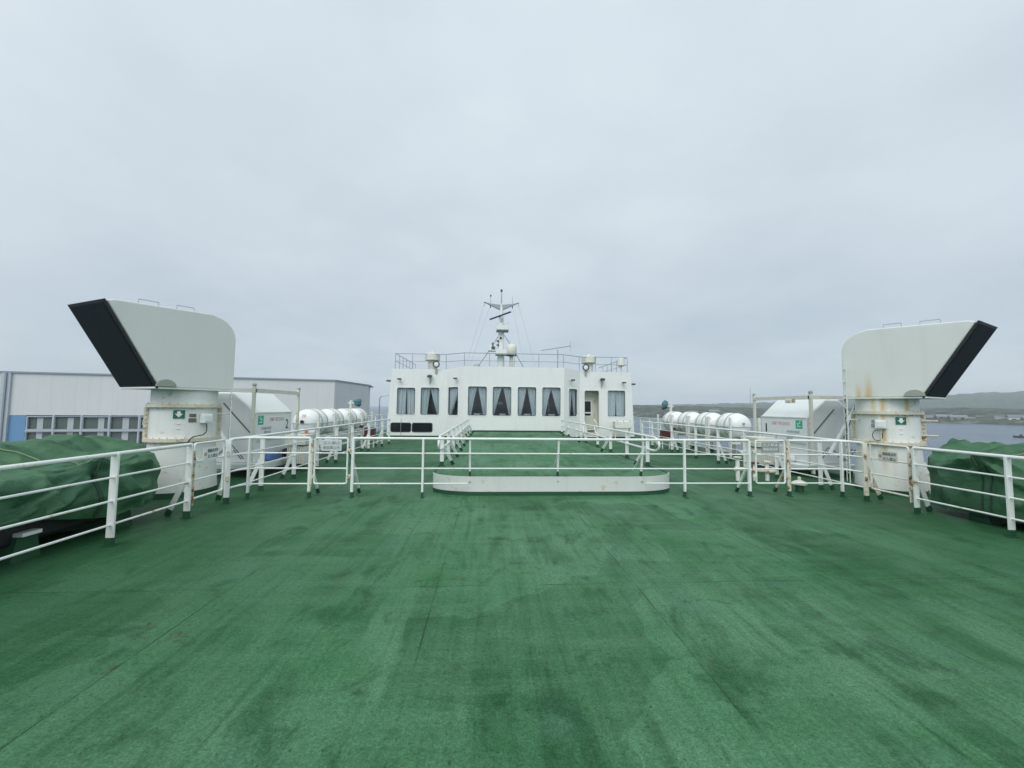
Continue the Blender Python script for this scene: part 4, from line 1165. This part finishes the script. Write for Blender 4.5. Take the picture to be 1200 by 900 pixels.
MB().prism([(.42, 1.36), (.76, 1.36), (.76, 1.44), (.42, 1.44)], lambda a, b: f(a, b, -.50), lambda a, b: f(a, b, -.525)).build('notice', M['signwhite'], dr)
for z in (.5, 1.2, 2.0): MB().prism([(.965, z), (1.01, z), (1.01, z+.14), (.965, z+.14)], lambda a, b: f(a, b, -.525), lambda a, b: f(a, b, -.549)).build('hinge', M['grey'], dr)
MB().tube([f(.30, 1.12, -.49), f(.36, 1.02, -.49)], .018, 6).build('handle', M['grey'], dr)
# sides, back, roof, floor of the wheelhouse
for s in (-1, 1):
    mb = MB(); mb.prism([(21.68, 0), (28.5, 0), (28.5, TW), (21.68, TW)], lambda a, b: Vector((s*(6.96-.19*b/TW), a, b)), lambda a, b: Vector((s*(6.88-.19*b/TW), a, b))); mb.build('wall', M['white'], WH)
MB().box2((-6.9, 28.42, 0), (6.9, 28.5, 3.6)).build('wall', M['white'], WH)
rf = [(-6.72, 21.69), (-3.78, 21.69), (-2.73, 20.89), (2.73, 20.89), (3.78, 21.69), (6.72, 21.69), (6.72, 28.4), (-6.72, 28.4)]
MB().prism(rf, lambda a, b: Vector((a, b, 3.50)), lambda a, b: Vector((a, b, 3.58))).build('roof', M['foot'], WH)
MB().prism([(x*1.0, y) for x, y in rf], lambda a, b: Vector((a, b, 3.42)), lambda a, b: Vector((a, b, 3.497))).build('ceiling', M['interior'], WH)
MB().prism([(x, y+.12) for x, y in rf[:6]]+[(6.72, 27), (-6.72, 27)], lambda a, b: Vector((a, b, .42)), lambda a, b: Vector((a, b, .50))).build('cabin_floor', M['interior'], WH)
MB().box2((-6.7, 25.2, .5), (3.6, 25.3, 3.4)).build('bulkhead', M['interior'], WH)
for xx in (-2.0, .7): MB().box2((xx-.55, 22.0, .5), (xx+.55, 22.6, 1.32)).build('console', M['console'], WH, bevel=.05)
for xx in (-1.7, 1.0, 2.2): MB().box2((xx-.2, 21.3, 1.15), (xx+.2, 21.5, 1.32)).build('instrument', M['console'], WH, bevel=.03)
for xx, zz_, hh_, wd_ in ((-1.15, 1.62, .42, .10), (-.72, 1.9, .16, .30), (1.75, 1.75, .62, .05), (2.12, 1.72, .58, .05), (-4.0, 1.7, .5, .08)):
    MB().box((xx, 22.3 if abs(xx) < 3 else 23, zz_), (wd_, .12, hh_)).build('instrument', M['rail'], WH, bevel=.02)
for xx in (-2.0, -.6, .75, 2.1): MB().box((xx, 21.15, 1.27), (.34, .16, .10)).build('instrument', M['console_pale'], WH, bevel=.02)
mb = MB()
for a, b in (((-6.96, 21.6), (-3.8, 21.6)), ((-3.8, 21.6), (-2.75, 20.8)), ((-2.75, 20.8), (2.75, 20.8)), ((2.75, 20.8), (3.8, 21.6)), ((3.8, 21.6), (6.96, 21.6))):
    z = .365 if abs(a[0]+b[0]) < .1 else .004
    mb.bar((a[0], a[1]-.015, z+.03), (b[0], b[1]-.015, z+.03), .02, .06, (0, 1, 0))
mb.build('base_strip', M['foot'], WH)
# wall lamps
def wall_lamp(x, y, z, big=False):
    l = MB().bar((x, y, z-.0), (x, y-.18, z+.04), .05, .05, ACR).build('lamp_bracket', M['cream'], WH)
    if big:
        MB().lathe([(.03, .06), (.14, .02), (.15, -.06), (.10, -.10)], (x, y-.20, z+.05), 14).build('lamp_head', M['darkgrey'], l, smooth=True)
        MB().tube([(x, y-.02, z-.05), (x+.02, y-.06, z-.22), (x-.02, y-.03, z-.36)], .03, 8).build('lamp_stay', M['grey_paint'], l)
    else:
        MB().box((x, y-.2, z+.04), (.22, .14, .08)).build('lamp_head', M['darkgrey'], l, bevel=.02)
wall_lamp(-4.65, 21.6, 3.32, True); wall_lamp(-6.30, 21.6, 3.13); wall_lamp(-3.2, 21.1, 3.17); wall_lamp(3.26, 21.15, 3.17); wall_lamp(5.06, 21.6, 3.28, True); wall_lamp(6.3, 21.6, 3.10)
for s in (-1, 1):
    MB().box((s*6.95, 21.75, 3.08), (.26, .16, .09)).build('side_lamp', M['darkgrey'], WH, bevel=.02)
    MB().tube([(s*6.72, 21.75, 3.04), (s*6.95, 21.75, 3.04)], .025, 6).build('lamp_bracket', M['cream'], WH)
for x in (-6.40, -6.42): pass
MB().tube([(-6.18, 21.56, .10), (-6.18, 21.56, 1.0)], .012, 6).build('conduit', M['grey_paint'], WH)
# rust weeps below fittings
for x, z0, z1 in ((-4.65, 2.80, 3.0), (5.06, 2.78, 2.95)): MB().box((x, 21.597, (z0+z1)/2), (.035, .004, z1-z0)).build('rust_weep', M['rail_rust'], WH)

# roof railing
t = thing('roof_railing', (0, 21.7, 3.58), 'thin grey railing round the wheelhouse roof', 'railing')
path = [(-6.62, 27.5), (-6.62, 21.75), (-3.80, 21.75), (-2.72, 20.95), (2.72, 20.95), (3.80, 21.75), (6.62, 21.75), (6.62, 27.5)]
for z, r in ((4.62, .02), (4.20, .014)):
    MB().tube([(x, y, z) for x, y in path], r, 6).build('rail', M['grey'], t)
rp = []
for (a, b), k in zip(zip(path, path[1:]), (6, 3, 1, 4, 1, 3, 6)):
    for i in range(k): rp.append((a[0]+(b[0]-a[0])*i/k, a[1]+(b[1]-a[1])*i/k))
for x, y in rp: MB().tube([(x, y, 3.58), (x, y, 4.62)], .017, 6).build('post', M['grey'], t)

# on the roof
for x, lab in ((-4.62, 'cream drum shaped roof fan at the left end of the wheelhouse'), (4.45, 'cream drum shaped roof fan at the right end of the wheelhouse')):
    t = thing('roof_fan', (x, 22.1, 3.58), lab, 'fan')
    MB().lathe([(.26, 3.58), (.25, 4.30), (.2, 4.30)], (x, 22.1, 0), 20).build('stem', M['beige'], t, smooth=True)
    MB().lathe([(.20, 4.28), (.42, 4.30), (.43, 4.66), (.38, 4.70), (.06, 4.72), (.04, 4.84), (.004, 4.85)], (x, 22.1, 0), 24).build('drum', M['beige'], t, smooth=True)
    sx = x+(.30 if x < 0 else -.32)
    t = thing('searchlight', (sx, 21.62, 3.74), 'round searchlight on a bracket in front of the %s roof fan' % ('left' if x < 0 else 'right'), 'searchlight')
    cz = 4.02 if x < 0 else 3.98
    MB().lathe([(.12, .18), (.19, .10), (.20, -.02), (.15, -.02), (.13, .02)], (sx, 21.50, cz), 20, 'y').build('housing', M['darkgrey'], t, smooth=True)
    MB().lathe([(.004, -.02), (.08, -.015), (.13, .0)], (sx, 21.50, cz), 16, 'y').build('lens', M['signwhite'], t, smooth=True)
    MB().bar((sx, 21.56, 3.52), (sx, 21.54, cz-.19), .10, .06, ACR).build('bracket', M['grey_paint'], t, bevel=.01)
t = thing('satellite_dome', (0, 24, 3.58), 'white satellite dome on a short post beside the mast', 'satellite dome')
MB().tube([(0, 24, 3.5), (0, 24, 4.9)], .11, 12).build('post', M['beige'], t, smooth=True)
MB().lathe([(.12, 4.86), (.33, 4.90), (.33, 4.93), (.1, 4.95)], (0, 24, 0), 24).build('base_ring', M['darkgrey'], t, smooth=True)
MB().lathe([(.30, 4.94), (.335, 5.0), (.335, 5.40), (.30, 5.54), (.22, 5.63), (.10, 5.67), (.004, 5.68)], (0, 24, 0), 28).build('dome', M['beige'], t, smooth=True)
t = thing('tv_antenna', (2.95, 24, 3.58), 'grey yagi antenna on a thin pole above the roof', 'antenna')
MB().tube([(2.95, 24, 3.5), (2.95, 24, 5.35)], .03, 8).build('pole', M['grey'], t)
b0, b1 = Vector((2.0, 24.7, 5.38)), Vector((3.62, 23.4, 5.50))
MB().tube([b0, b1], .02, 6).build('boom', M['grey'], t)
mb = MB()
for k in range(9):
    p = b0.lerp(b1, k/8); l = .16+.02*k
    mb.tube([p-Vector((.5, .62, 0))*l*.6, p+Vector((.5, .62, 0))*l*.6], .008, 5)
mb.build('elements', M['grey'], t)
MB().tube([b1+Vector((0, 0, -.32)), b1+Vector((.02, 0, .28))], .012, 5).build('reflector', M['grey'], t)
MB().tube([(2.8, 24, 3.58), (2.95, 24, 4.1), (3.1, 24, 3.58)], .02, 6).build('foot_strut', M['grey'], t)
t = thing('horn_dome', (-2.05, 21.3, 3.58), 'small grey dome at the roof edge left of the mast', 'dome')
MB().lathe([(.16, 3.72), (.20, 3.85), (.16, 3.98), (.06, 4.04), (.004, 4.05)], (-2.05, 21.2, 0), 18).build('cover', M['grey'], t, smooth=True)
MB().tube([(-2.05, 21.2, 3.55), (-2.05, 21.2, 3.75)], .06, 10).build('stand', M['beige'], t)
t = thing('loudhailer', (6.3, 21.72, 3.58), 'cream loudhailer at the right corner of the roof railing', 'loudhailer')
MB().lathe([(.10, 4.08), (.22, 4.14), (.20, 4.50), (.12, 4.54)], (6.2, 21.62, 0), 16).build('body', M['beige'], t, smooth=True)
MB().tube([(6.2, 21.62, 3.6), (6.2, 21.62, 4.1)], .04, 8).build('post', M['beige'], t)

def mast():
    x, y = -.66, 24.0
    t = thing('radar_mast', (x, y, 3.58), 'white signal mast with a gull wing yard above the wheelhouse', 'mast')
    MB().tube([(x, y, 3.5), (x, y, 5.6), (x, y, 7.2), (x, y, 8.2)], .25, 14, r2=.10).build('pole', M['white'], t, smooth=True)
    MB().tube([(x, y, 8.15), (x, y, 9.05)], .045, 8, r2=.025).build('top_pole', M['grey'], t)
    MB().lathe([(.02, 8.98), (.07, 9.0), (.07, 9.12), (.02, 9.14)], (x, y, 0), 10).build('top_lamp', M['darkgrey'], t)
    yard = [(-1.12, 8.30), (-.7, 8.20), (-.12, 8.13), (0, 8.17), (.12, 8.13), (.7, 8.20), (1.12, 8.30), (.7, 8.10), (.15, 7.84), (0, 7.74), (-.15, 7.84), (-.7, 8.10)]
    MB().prism(yard, lambda a, b: Vector((x+a, y-.09, b)), lambda a, b: Vector((x+a, y+.09, b))).build('yard', M['grey_yard'], t)
    for dx, h in ((-.68, 8.72), (.70, 8.66)):
        MB().tube([(x+dx, y, 8.12), (x+dx, y, h)], .015, 6).build('whip_antenna', M['grey'], t)
        MB().box((x+dx, y, 8.0), (.06, .06, .12)).build('yard_lamp', M['darkgrey'], t)
        if dx < 0: MB().box((x+dx, y, h), (.09, .09, .1)).build('yard_lamp', M['darkgrey'], t)
    for dx in (-1.08, 1.08): MB().box((x+dx, y, 8.15), (.03, .03, .22)).build('halyard_block', M['grey'], t)
    sc = MB().bar((x-.72, y+.40, 7.28), (x+.56, y-.85, 7.50), .08, .13, (0, 0, 1)).build('radar_scanner', M['navy'], t, bevel=.03)
    MB().tube([(x, y, 6.9), (x, y-.25, 7.28)], .10, 8).build('scanner_mount', M['white'], t)
    for (z, w0, w1) in ((6.45, -.30, .46), (4.95, -.34, .36)):
        pf = MB().box2((x+w0, y-.55, z-.03), (x+w1, y+.25, z+.03)).build('platform', M['grey_yard'] if z > 6 else M['white'], t)
        mb = MB()
        for q in (w0+.02, w1-.02):
            for dz in (.25, .5): mb.tube([(x+q, y-.53, z+dz), (x+q, y+.2, z+dz)], .012, 5)
            mb.tube([(x+q, y-.53, z), (x+q, y-.53, z+.62)], .014, 5)
        mb.build('guard_rail', M['white'], pf)
        MB().box2((x+w0+.02, y-.53, z+.03), (x+w1-.02, y-.51, z+.30)).build('toe_board', M['white'], pf)
    MB().box2((x-.78, y-.4, 4.86+.3), (x-.30, y+.1, 4.92+.3)).build('lamp_shelf', M['white'], t)
    MB().lathe([(.16, 5.22), (.16, 5.42), (.06, 5.48), (.05, 5.68), (.004, 5.7)], (x-.52, y-.15, 0), 12).build('signal_lamp', M['darkgrey'], t, smooth=True)
    MB().box((x-.62, y-.2, 5.38), (.16, .16, .3)).build('lamp_cover', M['white'], t)
    MB().tube([(x, y, 6.4), (x-.95, y+.8, 5.0), (x-2.0, y+1.6, 3.6)], .022, 6).build('leg_stay', M['grey'], t)
    MB().tube([(x+.1, y, 6.35), (x+.75, y+.6, 5.55), (x+2.0, y+1.6, 3.6)], .022, 6).build('leg_stay', M['grey'], t)
    MB().ball((x-.02, y-.17, 5.98), .08, 8).build('mast_lamp', M['ink'], t)
    for z in (5.55, 5.8): MB().box((x-.2, y-.15, z), (.14, .1, .1)).build('mast_lamp', M['darkgrey'], t)
    mb = MB()
    for k in range(14): mb.tube([(x+.18, y-.14, 3.8+k*.28), (x+.18, y+.14, 3.8+k*.28)], .012, 5)
    mb.build('rungs', M['white'], t)
    for a, b in (((-1.08, 8.2), (-2.25, 3.7)), ((-.7, 8.1), (-2.05, 3.7)), ((.7, 8.1), (1.55, 3.7)), ((1.08, 8.2), (2.25, 3.7))):
        MB().tube([(x+a[0], y, a[1]), (x+b[0]*1.0, y-.6, b[1])], .009, 5).build('stay_wire', M['wire'], t)
M['grey_yard'] = plain('yard_grey', (.34, .37, .39), .5)
mast()

# cabinet and small gear in front of the right wing
t = thing('deck_cabinet', (6.0, 20.9, 0), 'white cabinet on legs below the right wheelhouse window', 'cabinet')
MB().box((6.0, 20.9, .78), (.95, .45, .42)).build('body', M['white_rust'], t, bevel=.05)
for dx in (-.4, .4): MB().bar((6+dx, 20.9, 0), (6+dx, 20.9, .58), .07, .05, ALONG).build('leg', M['white_rust'], t)
for dx in (-.35, 0, .35): MB().ball((6+dx, 20.66, 1.0), .03, 8).build('catch', M['grey_paint'], t)
MB().tube([(5.48, 20.8, .15), (5.48, 20.75, .95)], .03, 8).build('pipe', M['rail_rust'], t)
t = thing('boarding_steps', (4.25, 20.9, 0), 'short white steps with a rusty tread below the wheelhouse door', 'steps')
for k, z in enumerate((.16, .34, .52)):
    MB().box((4.15, 20.75+.18*k-.18, z-.02), (.62, .20, .03)).build('tread', M['white_rust'] if k != 1 else M['rail_rust'], t)
for dx in (-.32, .32):
    MB().bar((4.15+dx, 20.45, 0), (4.15+dx, 21.05, .60), .05, .12, ACR).build('stringer', M['white_rust'], t)
    MB().tube([(4.15+dx, 20.5, .1), (4.15+dx, 20.5, .85), (4.15+dx, 21.1, 1.05)], .022, 6).build('handrail', M['rail'], t)

# ------------------------------------------------------------------ quay, terminal building, street lamp
K = .714
A0 = Vector((-1.32+(-58.244)*K, 50.257*K, 0)); B0 = Vector((-1.32+(-22.989)*K, 57.588*K, 0)); D = (B0-A0).normalized(); NB = Vector((D.y, -D.x, 0))
ANG = math.atan2(D.y, D.x)
ZR = 4.2
SL = (B0-A0).length
def zz(z): return 1.7+(z-1.7)*K
bt = thing('terminal_building', A0, 'long pale grey terminal building with a blue panel and windows on the left', 'building')
bt.rotation_euler = (0, 0, ANG)
def bpart(mb, name, mat, parent, **k):
    """built in the building's own frame: x along the wall, y behind it"""
    o = mb.build(name, mat, None, **k); o.parent = parent; return o
holes = [(1.2, zz(-6.0), 24.0*K+0, zz(.06))]
top_strip = zz(.06)
w_ = MB(); w_.box2((-9, 0, top_strip), (SL, .25, ZR)); 
w_.box2((-9, 0, -8.6), (SL, .25, zz(-4.8)))
w_.box2((-9, .0, zz(-4.8)), (.0, .25, top_strip))
w_.box2((14.9*K, .0, zz(-4.8)), (SL, .25, top_strip))
bpart(w_, 'wall', M['clad'], bt)
bpart(MB().prism([(-9, .3), (SL-.02, .3), (SL-.02+.285*8.6, 8.9), (SL-.02+.285*8.6, 14), (-9, 14)], lambda a, b: Vector((a, b, -8.6)), lambda a, b: Vector((a, b, ZR-.05))), 'core', M['clad'], bt)
SK = .285
bpart(MB().prism([(SL+.004, 0), (SL+.2, 0), (SL+.2+SK*8.93, 8.93), (SL+.004+SK*8.93, 8.93)], lambda a, b: Vector((a, b, -8.6)), lambda a, b: Vector((a, b, ZR))), 'side_wall', M['clad'], bt)
bpart(MB().prism([(-9.1, -.12), (SL+.27, -.12), (SL+.27+SK*9.1, 9.0), (SL+.27+SK*9.1, 14), (-9.1, 14)], lambda a, b: Vector((a, b, ZR)), lambda a, b: Vector((a, b, ZR+.14))), 'roof_edge', M['cap'], bt)
bpart(MB().box2((-.85*K, -.16, -8.6), (.0*K, -.01, ZR-.01)), 'corner_post', M['alu'], bt)
bpart(MB().box2((-.46*K, -.26, -8.6), (-.30*K, -.17, ZR-.01)), 'downpipe', M['cap'], bt)
bpart(MB().box2((.0, .02, zz(-4.8)), (1.58*K, .2, top_strip)), 'blue_panel', M['bluepanel'], bt)
M['bglass'] = plain('terminal_glass', (.10, .125, .12), .25)
M['bglass_in'] = plain('terminal_blind', (.40, .43, .45), .5)
bpart(MB().box2((1.6*K, .18, zz(-4.8)), (14.9*K, .24, top_strip)), 'glazing', M['bglass'], bt)
edges = [1.62, 4.28, 7.04, 9.90, 13.02, 14.9]
for i in range(5):
    u0, u1 = edges[i]*K, edges[i+1]*K
    for j, (za, zb) in enumerate(((zz(-1.75), zz(-.06)), (zz(-4.6), zz(-1.95)))):
        wn = MB(); fw = .075 if i % 2 == 0 and j == 0 else .045
        wn.ring_prism([(u0+.03, za), (u1-.03, za), (u1-.03, zb), (u0+.03, zb)], [(u0+.03+fw, za+fw), (u1-.03-fw, za+fw), (u1-.03-fw, zb-fw), (u0+.03+fw, zb-fw)],
                      lambda a, b: Vector((a, -.02, b)), lambda a, b: Vector((a, .14, b)))
        wo = bpart(wn, 'window', M['alu'], bt)
    bb = .35+.25*((i*37) % 5)/5
    if i < 4: bpart(MB().box2((u0+(u1-u0)*bb, .15, zz(-4.6)), (u0+(u1-u0)*(bb+.22), .17, zz(-.25))), 'blind', M['bglass_in'], bt)
    bpart(MB().box2((u1-.05, -.05, zz(-4.8)), (u1+.05, .16, top_strip)), 'mullion', M['alu'], bt)
bpart(MB().box2((1.6*K, -.04, zz(-1.93)), (14.9*K, .14, zz(-1.77))), 'transom', M['alu'], bt)
bpart(MB().box2((13.3*K, .12, zz(-1.2)), (14.7*K, .16, zz(-.5))), 'poster', M['signwhite'], bt)

mb = MB(); q0 = A0-D*60-NB*(-10); 
mb.prism([(-60, -16), (SL+9, -16), (SL+9, 90), (-60, 90)], lambda a, b: A0+D*a-NB*b+Vector((0, 0, -10.5)), lambda a, b: A0+D*a-NB*b+Vector((0, 0, -7.2)))
M['quay'] = plain('quay_concrete', (.30, .31, .30), .85)
tag(mb.build('quay', M['quay']), 'grey concrete quay beside the ferry', 'quay', kind='structure')

lp = A0+D*(SL+5.0)-NB*14
t = thing('street_lamp', lp+Vector((0, 0, -7.2)), 'slim grey street lamp beyond the end of the terminal building', 'street lamp')
MB().tube([lp+Vector((-1.3, 0, -7.2)), lp+Vector((-1.3, 0, 2.7)), lp+Vector((-1.1, 0, 3.0))], .07, 8).build('pole', M['grey'], t)
MB().tube([lp+Vector((-1.1, 0, 3.0)), lp+Vector((.5, -.1, 3.18))], .04, 8).build('arm', M['grey'], t)
MB().box(lp+Vector((.75, -.1, 3.20)), (.75, .25, .12)).build('lamp_head', M['grey'], t, bevel=.04)

# ------------------------------------------------------------------ haze
hz = bpy.data.materials.new('haze_air'); hz.use_nodes = True
nt = hz.node_tree; nt.nodes.remove(nt.nodes['Principled BSDF'])
pv = N(nt, 'ShaderNodeVolumePrincipled'); pv.inputs['Color'].default_value = (.80, .87, .93, 1); pv.inputs['Density'].default_value = .00021
nt.links.new(pv.outputs[0], nt.nodes['Material Output'].inputs['Volume'])
mb = MB(); mb.box2((-5800, -5800, SEA-3), (5800, 5800, 150))
tag(mb.build('haze', hz), 'thin pale haze over the bay', 'haze', kind='stuff')
